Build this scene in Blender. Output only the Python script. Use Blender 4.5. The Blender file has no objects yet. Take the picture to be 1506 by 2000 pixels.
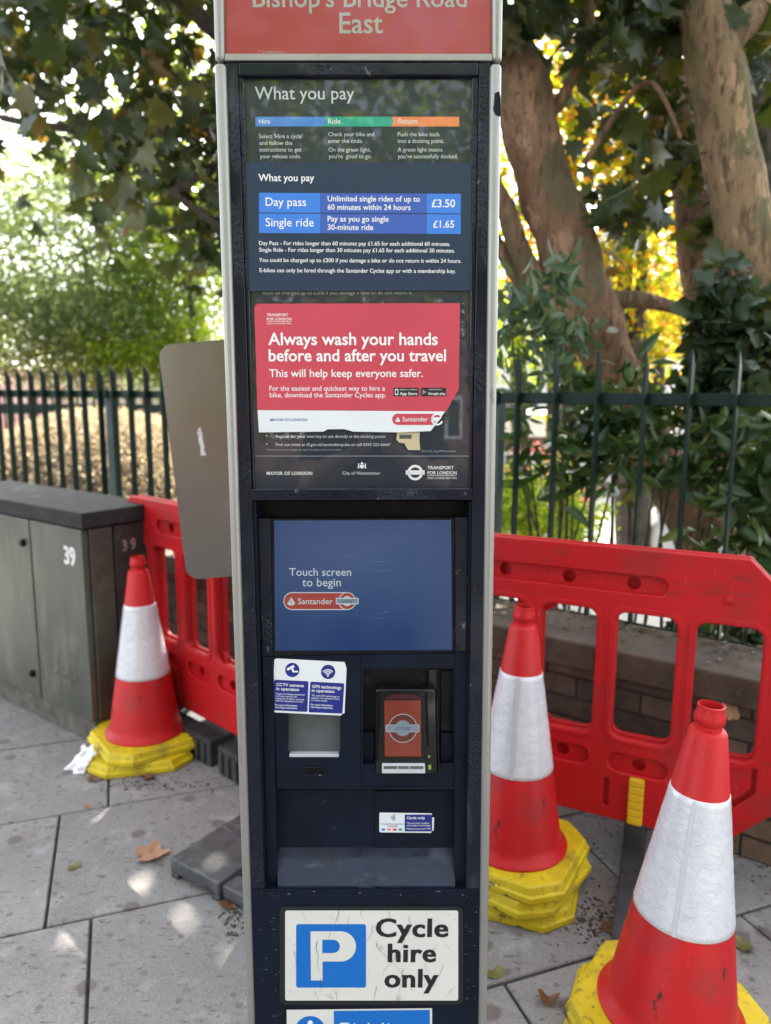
import bpy, bmesh, math, random
import numpy as np
from mathutils import Matrix, Vector, noise

R = math.radians
scene = bpy.context.scene
C = scene.collection
random.seed(7)
rng = np.random.default_rng(7)

# ------------------------------------------------------------------ camera
FPX, EYE, PITCH, ROLL = 1450.0, 1.45, R(9.2), R(0.3)
cam_d = bpy.data.cameras.new("camera")
cam = bpy.data.objects.new("camera", cam_d)
C.objects.link(cam)
cam_d.sensor_fit = 'VERTICAL'
cam_d.sensor_height = 36.0
cam_d.lens = 36.0 * FPX / 2000.0
cam_d.clip_start = 0.02
cam_d.clip_end = 2000
cam_d.dof.use_dof = True
cam_d.dof.focus_distance = 1.25
cam_d.dof.aperture_fstop = 3.4
CAM = Matrix.Translation((0, 0, EYE)) @ Matrix.Rotation(math.pi / 2 - PITCH, 4, 'X') @ Matrix.Rotation(ROLL, 4, 'Z')
cam.matrix_world = CAM
scene.camera = cam

# ------------------------------------------------------------------ sky, sun, exposure
SUN_EL, SUN_AZ = R(46), R(12)            # azimuth measured from +Y towards +X
world = bpy.data.worlds.new("World")
scene.world = world
world.use_nodes = True
wn = world.node_tree
sky = wn.nodes.new('ShaderNodeTexSky')
sky.sky_type = 'NISHITA'
sky.sun_disc = False
sky.sun_elevation = SUN_EL
sky.sun_rotation = SUN_AZ
sky.air_density = 1.0
sky.dust_density = 2.5
hs = wn.nodes.new('ShaderNodeHueSaturation')
hs.inputs['Saturation'].default_value = 0.28
wn.links.new(sky.outputs[0], hs.inputs['Color'])
wn.links.new(hs.outputs[0], wn.nodes['Background'].inputs[0])
wn.nodes['Background'].inputs[1].default_value = 0.15
sd = bpy.data.lights.new("sun", 'SUN')
sd.energy = 5.0
sd.angle = R(0.5)
sd.color = (1.0, 0.93, 0.82)
sun = bpy.data.objects.new("sun", sd)
C.objects.link(sun)
SDIR = Vector((math.sin(SUN_AZ) * math.cos(SUN_EL), math.cos(SUN_AZ) * math.cos(SUN_EL), math.sin(SUN_EL)))
sun.rotation_euler = SDIR.to_track_quat('Z', 'Y').to_euler()
scene.view_settings.view_transform = 'Standard'
scene.view_settings.look = 'None'
scene.view_settings.gamma = 1.0
scene.view_settings.exposure = 2.42
scene.render.engine = 'CYCLES'
scene.cycles.max_bounces = 8
scene.cycles.transparent_max_bounces = 12
scene.cycles.caustics_reflective = False
scene.cycles.caustics_refractive = False
scene.cycles.sample_clamp_indirect = 6.0

# ------------------------------------------------------------------ helpers: objects
def tag(o, label, cat, group=None, kind=None):
    o['label'] = label
    o['category'] = cat
    if group: o['group'] = group
    if kind: o['kind'] = kind
    return o

def thing(name, label, cat, loc=(0, 0, 0), rotz=0.0, group=None, matrix=None):
    o = bpy.data.objects.new(name, None)
    o.empty_display_size = 0.1
    C.objects.link(o)
    if matrix is not None: o.matrix_world = matrix
    else:
        o.location = loc
        o.rotation_euler = (0, 0, rotz)
    return tag(o, label, cat, group)

def link_mesh(name, me, mat, parent=None, smooth=False):
    o = bpy.data.objects.new(name, me)
    C.objects.link(o)
    if mat is not None and not me.materials: me.materials.append(mat)
    if smooth:
        me.polygons.foreach_set('use_smooth', [True] * len(me.polygons))
    if parent is not None: o.parent = parent
    return o

def copy_tree(o, parent=None):
    c = o.copy()
    C.objects.link(c)
    if parent is not None:
        c.parent = parent
        c.matrix_parent_inverse = o.matrix_parent_inverse.copy()
    for ch in list(o.children):
        copy_tree(ch, c)
    return c

class MB:
    """collects vertices and faces of one mesh object"""
    def __init__(s):
        s.v = []; s.f = []; s.mi = []; s.m = 0
    def add(s, vs, fs):
        n = len(s.v)
        s.v.extend([tuple(p) for p in vs])
        for f in fs:
            s.f.append([i + n for i in f]); s.mi.append(s.m)
    def box(s, c, size, rotz=0.0, mat=None):
        hx, hy, hz = size[0] / 2, size[1] / 2, size[2] / 2
        vs = [Vector((x * hx, y * hy, z * hz)) for x in (-1, 1) for y in (-1, 1) for z in (-1, 1)]
        m = Matrix.Rotation(rotz, 4, 'Z') if mat is None else mat
        vs = [m @ v + Vector(c) for v in vs]
        s.add(vs, [(0, 1, 3, 2), (4, 6, 7, 5), (0, 4, 5, 1), (2, 3, 7, 6), (0, 2, 6, 4), (1, 5, 7, 3)])
    def hexa(s, a, b):
        """a: 4 front corners, b: 4 back corners, same order (counter-clockwise seen from the front)"""
        s.add(list(a) + list(b), [(0, 1, 2, 3), (7, 6, 5, 4), (0, 4, 5, 1), (1, 5, 6, 2), (2, 6, 7, 3), (3, 7, 4, 0)])
    def lathe(s, prof, n=40, c=(0, 0, 0)):
        vs = []; fs = []
        for r, z in prof:
            for k in range(n):
                a = 2 * math.pi * k / n
                vs.append((c[0] + r * math.cos(a), c[1] + r * math.sin(a), c[2] + z))
        for i in range(len(prof) - 1):
            for k in range(n):
                k2 = (k + 1) % n
                fs.append((i * n + k, i * n + k2, (i + 1) * n + k2, (i + 1) * n + k))
        s.add(vs, fs)
    def tube(s, pts, rad, n=10, rough=0.0, seed=0, cap=True):
        pts = [Vector(p) for p in pts]
        vs = []; fs = []
        up = Vector((0.3, 0.1, 1)).normalized()
        for i, p in enumerate(pts):
            t = (pts[min(i + 1, len(pts) - 1)] - pts[max(i - 1, 0)]).normalized()
            a = t.cross(up)
            if a.length < 1e-3: a = t.cross(Vector((1, 0, 0)))
            a.normalize(); b = a.cross(t).normalized()
            for k in range(n):
                th = 2 * math.pi * k / n
                d = a * math.cos(th) + b * math.sin(th)
                r = rad[i]
                if rough:
                    r *= 1 + rough * noise.noise((p + d * rad[i]) * 5 + Vector((seed, seed, 0)))
                vs.append(p + d * r)
        for i in range(len(pts) - 1):
            for k in range(n):
                k2 = (k + 1) % n
                fs.append((i * n + k, i * n + k2, (i + 1) * n + k2, (i + 1) * n + k))
        if cap:
            fs.append(tuple(range(n))[::-1]); fs.append(tuple(range((len(pts) - 1) * n, len(pts) * n)))
        s.add(vs, fs)
    def mesh(s, name, bevel=0.0, seg=2, recalc=True, angle=30):
        me = bpy.data.meshes.new(name)
        me.from_pydata(s.v, [], s.f)
        if any(s.mi):
            me.polygons.foreach_set('material_index', s.mi)
        bm = bmesh.new(); bm.from_mesh(me)
        if bevel:
            bmesh.ops.remove_doubles(bm, verts=bm.verts, dist=1e-6)
        if recalc: bmesh.ops.recalc_face_normals(bm, faces=bm.faces)
        if bevel:
            es = [e for e in bm.edges if len(e.link_faces) == 2 and e.calc_face_angle(0) > R(angle)]
            bmesh.ops.bevel(bm, geom=es, offset=bevel, segments=seg, profile=0.5, affect='EDGES', clamp_overlap=True)
        bm.to_mesh(me); bm.free()
        return me
    def build(s, name, mat, parent=None, bevel=0.0, seg=2, smooth=False, recalc=True, angle=30):
        me = s.mesh(name, bevel, seg, recalc, angle)
        if isinstance(mat, (list, tuple)):
            for m in mat: me.materials.append(m)
            mat = None
        o = link_mesh(name, me, mat, parent, smooth)
        if smooth and bevel: me.shade_smooth() if hasattr(me, 'shade_smooth') else None
        return o

def smooth_by_angle(o, ang=35):
    me = o.data
    me.polygons.foreach_set('use_smooth', [True] * len(me.polygons))
    bm = bmesh.new(); bm.from_mesh(me)
    for e in bm.edges:
        e.smooth = not (len(e.link_faces) == 2 and e.calc_face_angle(0) > R(ang))
    bm.to_mesh(me); bm.free()
    return o

def rrect(x0, y0, x1, y1, r, n=5):
    """rounded rectangle outline, counter-clockwise"""
    out = []
    for cx, cy, a0 in ((x1 - r, y0 + r, -90), (x1 - r, y1 - r, 0), (x0 + r, y1 - r, 90), (x0 + r, y0 + r, 180)):
        for k in range(n + 1):
            a = R(a0 + 90 * k / n)
            out.append((cx + r * math.cos(a), cy + r * math.sin(a)))
    return out

def circle(cx, cy, r, n=24, a0=0.0, a1=360.0):
    return [(cx + r * math.cos(R(a0 + (a1 - a0) * k / n)), cy + r * math.sin(R(a0 + (a1 - a0) * k / n))) for k in range(n if a1 - a0 >= 360 else n + 1)]

def flat_curve(outlines, extrude=0.0, bevel=0.0, bres=1):
    """2-D outlines (outer ones and holes) filled; returns (verts, faces) in the XY plane"""
    cu = bpy.data.curves.new("outline", 'CURVE')
    cu.dimensions = '2D'
    cu.fill_mode = 'BOTH'
    cu.extrude = extrude
    cu.bevel_depth = bevel
    cu.bevel_resolution = bres
    for ol in outlines:
        sp = cu.splines.new('POLY')
        sp.points.add(len(ol) - 1)
        for p, q in zip(sp.points, ol): p.co = (q[0], q[1], 0, 1)
        sp.use_cyclic_u = True
    ob = bpy.data.objects.new("outline", cu)
    me = bpy.data.meshes.new_from_object(ob)
    vs = [v.co.copy() for v in me.vertices]
    fs = [tuple(p.vertices) for p in me.polygons]
    bpy.data.objects.remove(ob); bpy.data.curves.remove(cu); bpy.data.meshes.remove(me)
    return vs, fs

def text_geo(body, bold=0.0, space=1.0):
    cu = bpy.data.curves.new("text", 'FONT')
    cu.body = body
    cu.offset = bold
    cu.resolution_u = 3
    cu.space_character = space
    ob = bpy.data.objects.new("text", cu)
    me = bpy.data.meshes.new_from_object(ob)
    vs = np.array([v.co[:] for v in me.vertices]).reshape(-1, 3)
    fs = [tuple(p.vertices) for p in me.polygons]
    bpy.data.objects.remove(ob); bpy.data.curves.remove(cu); bpy.data.meshes.remove(me)
    return vs, fs

# ------------------------------------------------------------------ helpers: materials
def nd(nt, t, **kw):
    n = nt.nodes.new(t)
    for k, v in kw.items(): setattr(n, k, v)
    return n

def mat(name, col, rough=0.6, metal=0.0, var=0.0, vscale=8.0, col2=None, bump=0.0, bscale=60.0, rvar=0.0, stretch=(1, 1, 1), coat=0.0, spec=0.5, detail=6.0, contrast=(0.35, 0.65), layers=()):
    """Principled material; colour wanders between col and col2 (or darker/lighter col) with noise.
    layers: (colour, scale, lo, hi, stretch) noise-masked patches laid on top (stains, wear)."""
    m = bpy.data.materials.new(name)
    m.use_nodes = True
    nt = m.node_tree
    b = nt.nodes['Principled BSDF']
    b.inputs['Base Color'].default_value = (*col, 1)
    b.inputs['Roughness'].default_value = rough
    b.inputs['Metallic'].default_value = metal
    b.inputs['Specular IOR Level'].default_value = spec
    if coat:
        b.inputs['Coat Weight'].default_value = coat
        b.inputs['Coat Roughness'].default_value = 0.08
    tc = nd(nt, 'ShaderNodeTexCoord')
    mp = nd(nt, 'ShaderNodeMapping')
    mp.inputs['Scale'].default_value = stretch
    nt.links.new(tc.outputs['Object'], mp.inputs[0])
    colout = None
    if var or col2:
        n = nd(nt, 'ShaderNodeTexNoise')
        n.inputs['Scale'].default_value = vscale
        n.inputs['Detail'].default_value = detail
        n.inputs['Roughness'].default_value = 0.6
        nt.links.new(mp.outputs[0], n.inputs['Vector'])
        cr = nd(nt, 'ShaderNodeValToRGB')
        cr.color_ramp.elements[0].position = contrast[0]
        cr.color_ramp.elements[1].position = contrast[1]
        a = [max(0, c * (1 - var)) for c in col]
        z = col2 if col2 else [min(1, c * (1 + var)) for c in col]
        cr.color_ramp.elements[0].color = (*(col if col2 else a), 1)
        cr.color_ramp.elements[1].color = (*z, 1)
        nt.links.new(n.outputs['Fac'], cr.inputs[0])
        colout = cr.outputs[0]
    for lc, ls, lo, hi, lst in layers:
        mp2 = nd(nt, 'ShaderNodeMapping')
        mp2.inputs['Scale'].default_value = lst
        mp2.inputs['Location'].default_value = (ls * .37, ls * .11, ls * .7)
        nt.links.new(tc.outputs['Object'], mp2.inputs[0])
        n = nd(nt, 'ShaderNodeTexNoise')
        n.inputs['Scale'].default_value = ls
        n.inputs['Detail'].default_value = 8
        n.inputs['Roughness'].default_value = 0.65
        nt.links.new(mp2.outputs[0], n.inputs['Vector'])
        mr = nd(nt, 'ShaderNodeMapRange')
        mr.inputs[1].default_value = lo; mr.inputs[2].default_value = hi
        nt.links.new(n.outputs['Fac'], mr.inputs[0])
        mx = nd(nt, 'ShaderNodeMix', data_type='RGBA')
        if colout is None: mx.inputs[6].default_value = (*col, 1)
        else: nt.links.new(colout, mx.inputs[6])
        mx.inputs[7].default_value = (*lc, 1)
        nt.links.new(mr.outputs[0], mx.inputs[0])
        colout = mx.outputs[2]
    if colout is not None: nt.links.new(colout, b.inputs['Base Color'])
    if rvar:
        n2 = nd(nt, 'ShaderNodeTexNoise')
        n2.inputs['Scale'].default_value = vscale * 1.7
        n2.inputs['Detail'].default_value = 6
        nt.links.new(mp.outputs[0], n2.inputs['Vector'])
        mr = nd(nt, 'ShaderNodeMapRange')
        mr.inputs[1].default_value = .3; mr.inputs[2].default_value = .7
        mr.inputs[3].default_value = max(0, rough - rvar); mr.inputs[4].default_value = min(1, rough + rvar)
        nt.links.new(n2.outputs['Fac'], mr.inputs[0])
        nt.links.new(mr.outputs[0], b.inputs['Roughness'])
    if bump:
        n3 = nd(nt, 'ShaderNodeTexNoise')
        n3.inputs['Scale'].default_value = bscale
        n3.inputs['Detail'].default_value = 4
        nt.links.new(mp.outputs[0], n3.inputs['Vector'])
        bp = nd(nt, 'ShaderNodeBump')
        bp.inputs['Strength'].default_value = bump
        bp.inputs['Distance'].default_value = 0.01
        nt.links.new(n3.outputs['Fac'], bp.inputs['Height'])
        nt.links.new(bp.outputs[0], b.inputs['Normal'])
    return m

def glass_mat(name, tint=(1, 1, 1), rough=0.0, bump=0.0, refl=1.0):
    """a thin pane: clear, with a Fresnel reflection on its face"""
    m = bpy.data.materials.new(name)
    m.use_nodes = True
    nt = m.node_tree
    nt.nodes.remove(nt.nodes['Principled BSDF'])
    out = nt.nodes['Material Output']
    tr = nd(nt, 'ShaderNodeBsdfTransparent')
    tr.inputs[0].default_value = (*tint, 1)
    gl = nd(nt, 'ShaderNodeBsdfGlossy')
    gl.inputs['Roughness'].default_value = rough
    fr = nd(nt, 'ShaderNodeFresnel')
    fr.inputs[0].default_value = 1.5
    mu = nd(nt, 'ShaderNodeMath', operation='MULTIPLY')
    mu.inputs[1].default_value = refl
    nt.links.new(fr.outputs[0], mu.inputs[0])
    mx = nd(nt, 'ShaderNodeMixShader')
    nt.links.new(mu.outputs[0], mx.inputs[0])
    nt.links.new(tr.outputs[0], mx.inputs[1])
    nt.links.new(gl.outputs[0], mx.inputs[2])
    nt.links.new(mx.outputs[0], out.inputs[0])
    return m

def leaf_mat(name, ramp, trans=0.45, rough=0.5, spec=0.4, thru=(2.6, 2.3, 0.8)):
    """leaf colour picked per leaf; part of the light passes through the blade"""
    m = bpy.data.materials.new(name)
    m.use_nodes = True
    nt = m.node_tree
    b = nt.nodes['Principled BSDF']
    b.inputs['Roughness'].default_value = rough
    b.inputs['Specular IOR Level'].default_value = spec
    g = nd(nt, 'ShaderNodeNewGeometry')
    cr = nd(nt, 'ShaderNodeValToRGB')
    els = cr.color_ramp.elements
    while len(els) < len(ramp): els.new(0.5)
    for e, (p, c) in zip(els, ramp):
        e.position = p; e.color = (*c, 1)
    nt.links.new(g.outputs['Random Per Island'], cr.inputs[0])
    nt.links.new(cr.outputs[0], b.inputs['Base Color'])
    t = nd(nt, 'ShaderNodeBsdfTranslucent')
    # light that passes through a blade is yellower and stronger than the light it reflects
    gm = nd(nt, 'ShaderNodeMix', data_type='RGBA', blend_type='MULTIPLY')
    gm.inputs[0].default_value = 1.0
    gm.inputs[7].default_value = (*thru, 1)
    nt.links.new(cr.outputs[0], gm.inputs[6])
    nt.links.new(gm.outputs[2], t.inputs[0])
    mx = nd(nt, 'ShaderNodeMixShader')
    mx.inputs[0].default_value = trans
    nt.links.new(b.outputs[0], mx.inputs[1])
    nt.links.new(t.outputs[0], mx.inputs[2])
    nt.links.new(mx.outputs[0], nt.nodes['Material Output'].inputs[0])
    return m

M = {}
M['navy'] = mat('navy_paint', (0.0055, 0.0085, 0.019), 0.40, spec=.16, var=0.25, vscale=9, rvar=0.10, bump=0.02, bscale=220, layers=[((0.05, 0.055, 0.07), 60, 0.64, 0.78, (1, 1, 1))])
M['navy_rough'] = mat('navy_brushed_paint', (0.006, 0.009, 0.019), 0.14, var=0.2, vscale=12, bump=0.10, bscale=150, spec=.30, layers=[((0.15, 0.145, 0.14), 70, 0.655, 0.69, (1, 1, .6)), ((0.05, 0.055, 0.065), 9, 0.58, 0.7, (1, 1, .3))])
def worn_patches(m):
    # runs of old brushed paint: the ripples come in patches, not everywhere
    nt = m.node_tree; b = nt.nodes['Principled BSDF']
    bp = [n for n in nt.nodes if n.type == 'BUMP'][0]
    tc = [n for n in nt.nodes if n.type == 'TEX_COORD'][0]
    n = nd(nt, 'ShaderNodeTexNoise'); n.inputs['Scale'].default_value = 7; n.inputs['Detail'].default_value = 3
    nt.links.new(tc.outputs['Object'], n.inputs['Vector'])
    mr = nd(nt, 'ShaderNodeMapRange'); mr.inputs[1].default_value = .48; mr.inputs[2].default_value = .62; mr.inputs[3].default_value = .03; mr.inputs[4].default_value = .5
    nt.links.new(n.outputs['Fac'], mr.inputs[0]); nt.links.new(mr.outputs[0], bp.inputs['Strength'])
worn_patches(M['navy_rough'])
M['navy_scuffed'] = mat('navy_scuffed_paint', (0.009, 0.014, 0.034), 0.36, spec=.4, var=0.3, vscale=14, rvar=0.15, bump=0.04, bscale=160, layers=[((0.07, 0.085, 0.125), 26, 0.56, 0.74, (.5, 1, 1)), ((0.16, 0.165, 0.17), 75, 0.69, 0.77, (1, 1, 1))])
M['black'] = mat('black_plastic', (0.004, 0.004, 0.005), 0.45, spec=.15, bump=0.02, bscale=300)
M['black_gloss'] = mat('black_gloss_plastic', (0.006, 0.006, 0.006), 0.12, bump=0.01)
M['charcoal'] = mat('dusty_black_plastic', (0.006, 0.007, 0.008), 0.45, spec=.2, var=.3, vscale=20, layers=[((0.03, 0.034, 0.03), 40, 0.55, 0.75, (1, 1, 1))])
M['silver'] = mat('silver_aluminium', (0.33, 0.325, 0.305), 0.38, 0.55, var=0.08, vscale=14, rvar=0.08, stretch=(1, 1, .15), bump=0.03, bscale=80, layers=[((0.20, 0.20, 0.19), 55, 0.66, 0.74, (1, 1, .4))])
M['info_print'] = mat('dark_blue_print', (0.006, 0.012, 0.026), 0.5)
M['glass'] = glass_mat('clear_glass_pane', refl=1.15)
M['header_glass'] = glass_mat('header_glass', refl=0.9, rough=0.06)
M['sign_red'] = mat('red_sign_print', (0.80, 0.072, 0.115), 0.42)
M['price_blue'] = mat('dark_blue_vinyl', (0.015, 0.032, 0.074), 0.30, bump=0.01, bscale=30)
M['cell_blue'] = mat('bright_blue_vinyl', (0.045, 0.20, 0.66), 0.35)
M['cell_indigo'] = mat('indigo_vinyl', (0.045, 0.105, 0.42), 0.35)
M['bar_blue'] = mat('blue_print', (0.06, 0.22, 0.60), 0.45)
M['bar_green'] = mat('green_print', (0.01, 0.36, 0.23), 0.45)
M['bar_orange'] = mat('orange_print', (0.80, 0.24, 0.09), 0.45)
M['poster_red'] = mat('red_poster_vinyl', (0.54, 0.055, 0.090), 0.38, var=.05, vscale=5)
M['white_vinyl'] = mat('white_vinyl', (0.72, 0.74, 0.76), 0.4, var=.03, vscale=10)
M['white_print'] = mat('white_print', (0.80, 0.80, 0.80), 0.5)
M['grey_print'] = mat('pale_grey_print', (0.55, 0.57, 0.59), 0.5)
M['faint_print'] = mat('faint_grey_print', (0.30, 0.33, 0.36), 0.5)
M['blue_print'] = mat('blue_lettering', (0.02, 0.035, 0.26), 0.5)
M['sticker_blue'] = mat('royal_blue_vinyl', (0.012, 0.022, 0.20), 0.35)
M['sign_white'] = mat('white_sign_film', (0.66, 0.65, 0.61), 0.38, var=.04, vscale=7, layers=[((0.34, 0.32, 0.28), 22, 0.63, 0.75, (1, 1, 1))])
M['sign_blue'] = mat('blue_sign_film', (0.0, 0.135, 0.50), 0.35)
M['sign_black'] = mat('black_lettering', (0.008, 0.008, 0.009), 0.5)
M['crack'] = mat('crack_dirt', (0.10, 0.095, 0.085), 0.8)
M['cream'] = mat('cream_print', (0.62, 0.52, 0.33), 0.5)
M['grey_window'] = mat('dusty_acrylic', (0.075, 0.085, 0.09), 0.30, var=.2, vscale=16)
M['slot_grey'] = mat('pale_grey_plastic', (0.5, 0.52, 0.55), 0.4, bump=0.02)
M['led'] = mat('green_key_plastic', (0.25, 0.30, 0.05), 0.4)

def emit_mat(name, col, strength, rough=0.12, base=(0.01, 0.01, 0.012)):
    m = mat(name, base, rough)
    b = m.node_tree.nodes['Principled BSDF']
    b.inputs['Emission Color'].default_value = (*col, 1)
    b.inputs['Emission Strength'].default_value = strength
    return m
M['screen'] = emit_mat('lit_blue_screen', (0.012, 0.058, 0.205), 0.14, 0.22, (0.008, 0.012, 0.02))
def screen_glare_gradient(m):  # paler upper area: reflected glare painted into the screen's emission colour
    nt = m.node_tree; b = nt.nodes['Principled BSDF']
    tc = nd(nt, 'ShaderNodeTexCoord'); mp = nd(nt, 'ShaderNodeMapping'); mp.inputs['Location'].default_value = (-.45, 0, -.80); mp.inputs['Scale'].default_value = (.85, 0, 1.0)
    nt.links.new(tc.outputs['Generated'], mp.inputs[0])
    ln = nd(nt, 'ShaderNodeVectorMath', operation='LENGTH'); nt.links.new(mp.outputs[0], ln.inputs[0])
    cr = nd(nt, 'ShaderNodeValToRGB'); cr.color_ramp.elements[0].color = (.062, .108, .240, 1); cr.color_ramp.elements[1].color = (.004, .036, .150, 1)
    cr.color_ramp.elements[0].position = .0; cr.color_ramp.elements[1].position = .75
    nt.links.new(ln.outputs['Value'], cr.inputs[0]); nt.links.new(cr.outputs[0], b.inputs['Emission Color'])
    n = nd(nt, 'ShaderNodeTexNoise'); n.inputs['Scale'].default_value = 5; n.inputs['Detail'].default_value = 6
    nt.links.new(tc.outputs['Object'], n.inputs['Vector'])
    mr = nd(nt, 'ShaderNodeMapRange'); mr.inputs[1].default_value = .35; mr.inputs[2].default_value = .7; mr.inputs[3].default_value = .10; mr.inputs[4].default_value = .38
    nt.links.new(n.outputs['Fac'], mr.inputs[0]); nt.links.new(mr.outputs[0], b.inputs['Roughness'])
screen_glare_gradient(M['screen'])
M['screen_white'] = emit_mat('lit_white', (0.75, 0.85, 0.9), 0.11, 0.25)
M['screen_red'] = emit_mat('lit_red', (0.62, 0.075, 0.045), 0.09, 0.25)
M['reader_screen'] = emit_mat('lit_orange_screen', (0.38, 0.06, 0.03), 0.09, 0.10, (0.02, 0.01, 0.01))
M['reader_ring'] = emit_mat('lit_brown', (0.25, 0.06, 0.03), 0.07, 0.15)
M['reader_white'] = emit_mat('lit_pale', (0.75, 0.75, 0.78), 0.08, 0.15)
M['reader_pale'] = emit_mat('lit_pale_blue', (0.45, 0.6, 0.75), 0.07, 0.15)
M['reader_ink'] = mat('reader_ink', (0.05, 0.03, 0.06), 0.4)

M['cone_red'] = mat('red_cone_plastic', (0.50, 0.009, 0.012), 0.46, spec=.35, var=.10, vscale=5, bump=0.015, bscale=40, layers=[((0.34, 0.02, 0.02), 6, 0.55, 0.7, (1, 1, 1)), ((0.22, 0.02, 0.02), 45, 0.63, 0.70, (1, 1, 3)), ((0.52, 0.10, 0.10), 60, 0.65, 0.70, (1, 3, 1)), ((0.06, 0.012, 0.012), 13, 0.645, 0.67, (1, 1, .35))])
M['barrier_red'] = mat('red_barrier_plastic', (0.47, 0.008, 0.012), 0.50, spec=.3, var=.08, vscale=3, bump=0.02, bscale=60, layers=[((0.33, 0.02, 0.02), 4, 0.52, 0.68, (1, 1, 1)), ((0.26, 0.02, 0.018), 22, 0.58, 0.70, (.3, 1, 1)), ((0.52, 0.10, 0.095), 40, 0.645, 0.69, (4, 1, .6))])
M['yellow'] = mat('yellow_base_plastic', (0.66, 0.50, 0.008), 0.55, var=.15, vscale=8, bump=0.12, bscale=90, layers=[((0.40, 0.30, 0.015), 7, 0.50, 0.66, (1, 1, 1)), ((0.17, 0.13, 0.02), 26, 0.60, 0.68, (1, 1, 1)), ((0.07, 0.06, 0.02), 60, 0.62, 0.67, (1, 1, 1)), ((0.10, 0.085, 0.035), 11, 0.60, 0.65, (1, 1, 1.6))])
M['yellow_clip'] = mat('yellow_clip_plastic', (0.68, 0.42, 0.01), 0.5, var=.1, vscale=20)
M['rubber'] = mat('dark_rubber', (0.030, 0.031, 0.034), 0.7, var=.4, vscale=12, bump=0.15, bscale=80, layers=[((0.09, 0.09, 0.085), 60, 0.64, 0.76, (1, 1, 1))])
M['block'] = mat('grey_recycled_plastic', (0.062, 0.066, 0.07), 0.45, var=.35, vscale=18, bump=0.2, bscale=50, layers=[((0.16, 0.165, 0.17), 48, 0.60, 0.74, (.4, 1, 1))])
M['bare_metal'] = mat('dull_sheet_aluminium', (0.190, 0.178, 0.170), 0.22, 0.9, var=.06, vscale=3, rvar=.06, bump=0.01, bscale=8, layers=[((0.20, 0.19, 0.18), 30, 0.68, 0.76, (3, 1, .6))])
M['tape'] = mat('paper_remnant', (0.62, 0.58, 0.55), 0.8, var=.2, vscale=60)
M['tissue'] = mat('white_paper', (0.80, 0.80, 0.83), 0.9, bump=0.1, bscale=60)

def sleeve_mat():
    m = mat('retroreflective_sleeve', (0.70, 0.70, 0.75), 0.25, 0.12, var=.06, vscale=9, rvar=.08)
    nt = m.node_tree; b = nt.nodes['Principled BSDF']
    tc = nd(nt, 'ShaderNodeTexCoord')
    n = nd(nt, 'ShaderNodeTexNoise'); n.inputs['Scale'].default_value = 38; n.inputs['Detail'].default_value = 2
    mp = nd(nt, 'ShaderNodeMapping'); mp.inputs['Scale'].default_value = (1, 1, 1.3)
    nt.links.new(tc.outputs['Object'], mp.inputs[0]); nt.links.new(mp.outputs[0], n.inputs['Vector'])
    v = nd(nt, 'ShaderNodeTexVoronoi', feature='DISTANCE_TO_EDGE'); v.inputs['Scale'].default_value = 44
    nt.links.new(mp.outputs[0], v.inputs['Vector'])
    mr = nd(nt, 'ShaderNodeMapRange'); mr.inputs[1].default_value = 0.0; mr.inputs[2].default_value = 0.06
    mr.inputs[3].default_value = 0.0; mr.inputs[4].default_value = .10
    nt.links.new(v.outputs['Distance'], mr.inputs[0])
    ad = nd(nt, 'ShaderNodeMath', operation='ADD')
    nt.links.new(n.outputs['Fac'], ad.inputs[0]); nt.links.new(mr.outputs[0], ad.inputs[1])
    bp = nd(nt, 'ShaderNodeBump'); bp.inputs['Strength'].default_value = .38; bp.inputs['Distance'].default_value = .005
    nt.links.new(ad.outputs[0], bp.inputs['Height']); nt.links.new(bp.outputs[0], b.inputs['Normal'])
    # the printed honeycomb of the reflective sheeting
    old = b.inputs['Base Color'].links[0].from_socket
    ln = nd(nt, 'ShaderNodeMapRange'); ln.inputs[1].default_value = .0; ln.inputs[2].default_value = .035; ln.inputs[3].default_value = .45; ln.inputs[4].default_value = 0
    nt.links.new(v.outputs['Distance'], ln.inputs[0])
    mx = nd(nt, 'ShaderNodeMix', data_type='RGBA'); mx.inputs[7].default_value = (.42, .43, .48, 1)
    nt.links.new(ln.outputs[0], mx.inputs[0]); nt.links.new(old, mx.inputs[6]); nt.links.new(mx.outputs[2], b.inputs['Base Color'])
    return m
M['sleeve'] = sleeve_mat()
M['seam'] = mat('sleeve_seam', (0.60, 0.61, 0.67), 0.25, 0.12)

M['cab_green'] = mat('grey_green_cabinet_paint', (0.074, 0.080, 0.063), 0.42, var=.2, vscale=4, rvar=.1, stretch=(1, 1, .35), bump=0.02, bscale=60, layers=[((0.15, 0.15, 0.125), 9, 0.52, 0.72, (1, 1, .3)), ((0.20, 0.20, 0.17), 50, 0.66, 0.72, (1, 1, .3)), ((0.16, 0.10, 0.075), 5, 0.68, 0.75, (1, 1, 1))])
M['cab_dark'] = mat('dark_cabinet_paint', (0.032, 0.030, 0.030), 0.55, var=.4, vscale=5, rvar=.1, layers=[((0.11, 0.10, 0.09), 9, 0.60, 0.78, (1, 1, 1))])
M['cab_lid'] = mat('weathered_grey_lid', (0.020, 0.0195, 0.021), 0.6, spec=.2, var=.3, vscale=10, bump=.05, bscale=40, layers=[((0.10, 0.095, 0.095), 20, 0.60, 0.72, (1, 1, 1))])
M['cab_plinth'] = mat('dirty_plinth', (0.10, 0.09, 0.078), 0.8, var=.35, vscale=14, bump=.1, bscale=40)
M['paint_white'] = mat('stencilled_white_paint', (0.70, 0.70, 0.68), 0.7, var=.1, vscale=40)
M['paint_faded'] = mat('faded_pink_paint', (0.33, 0.25, 0.23), 0.8, var=.3, vscale=60)
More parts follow.
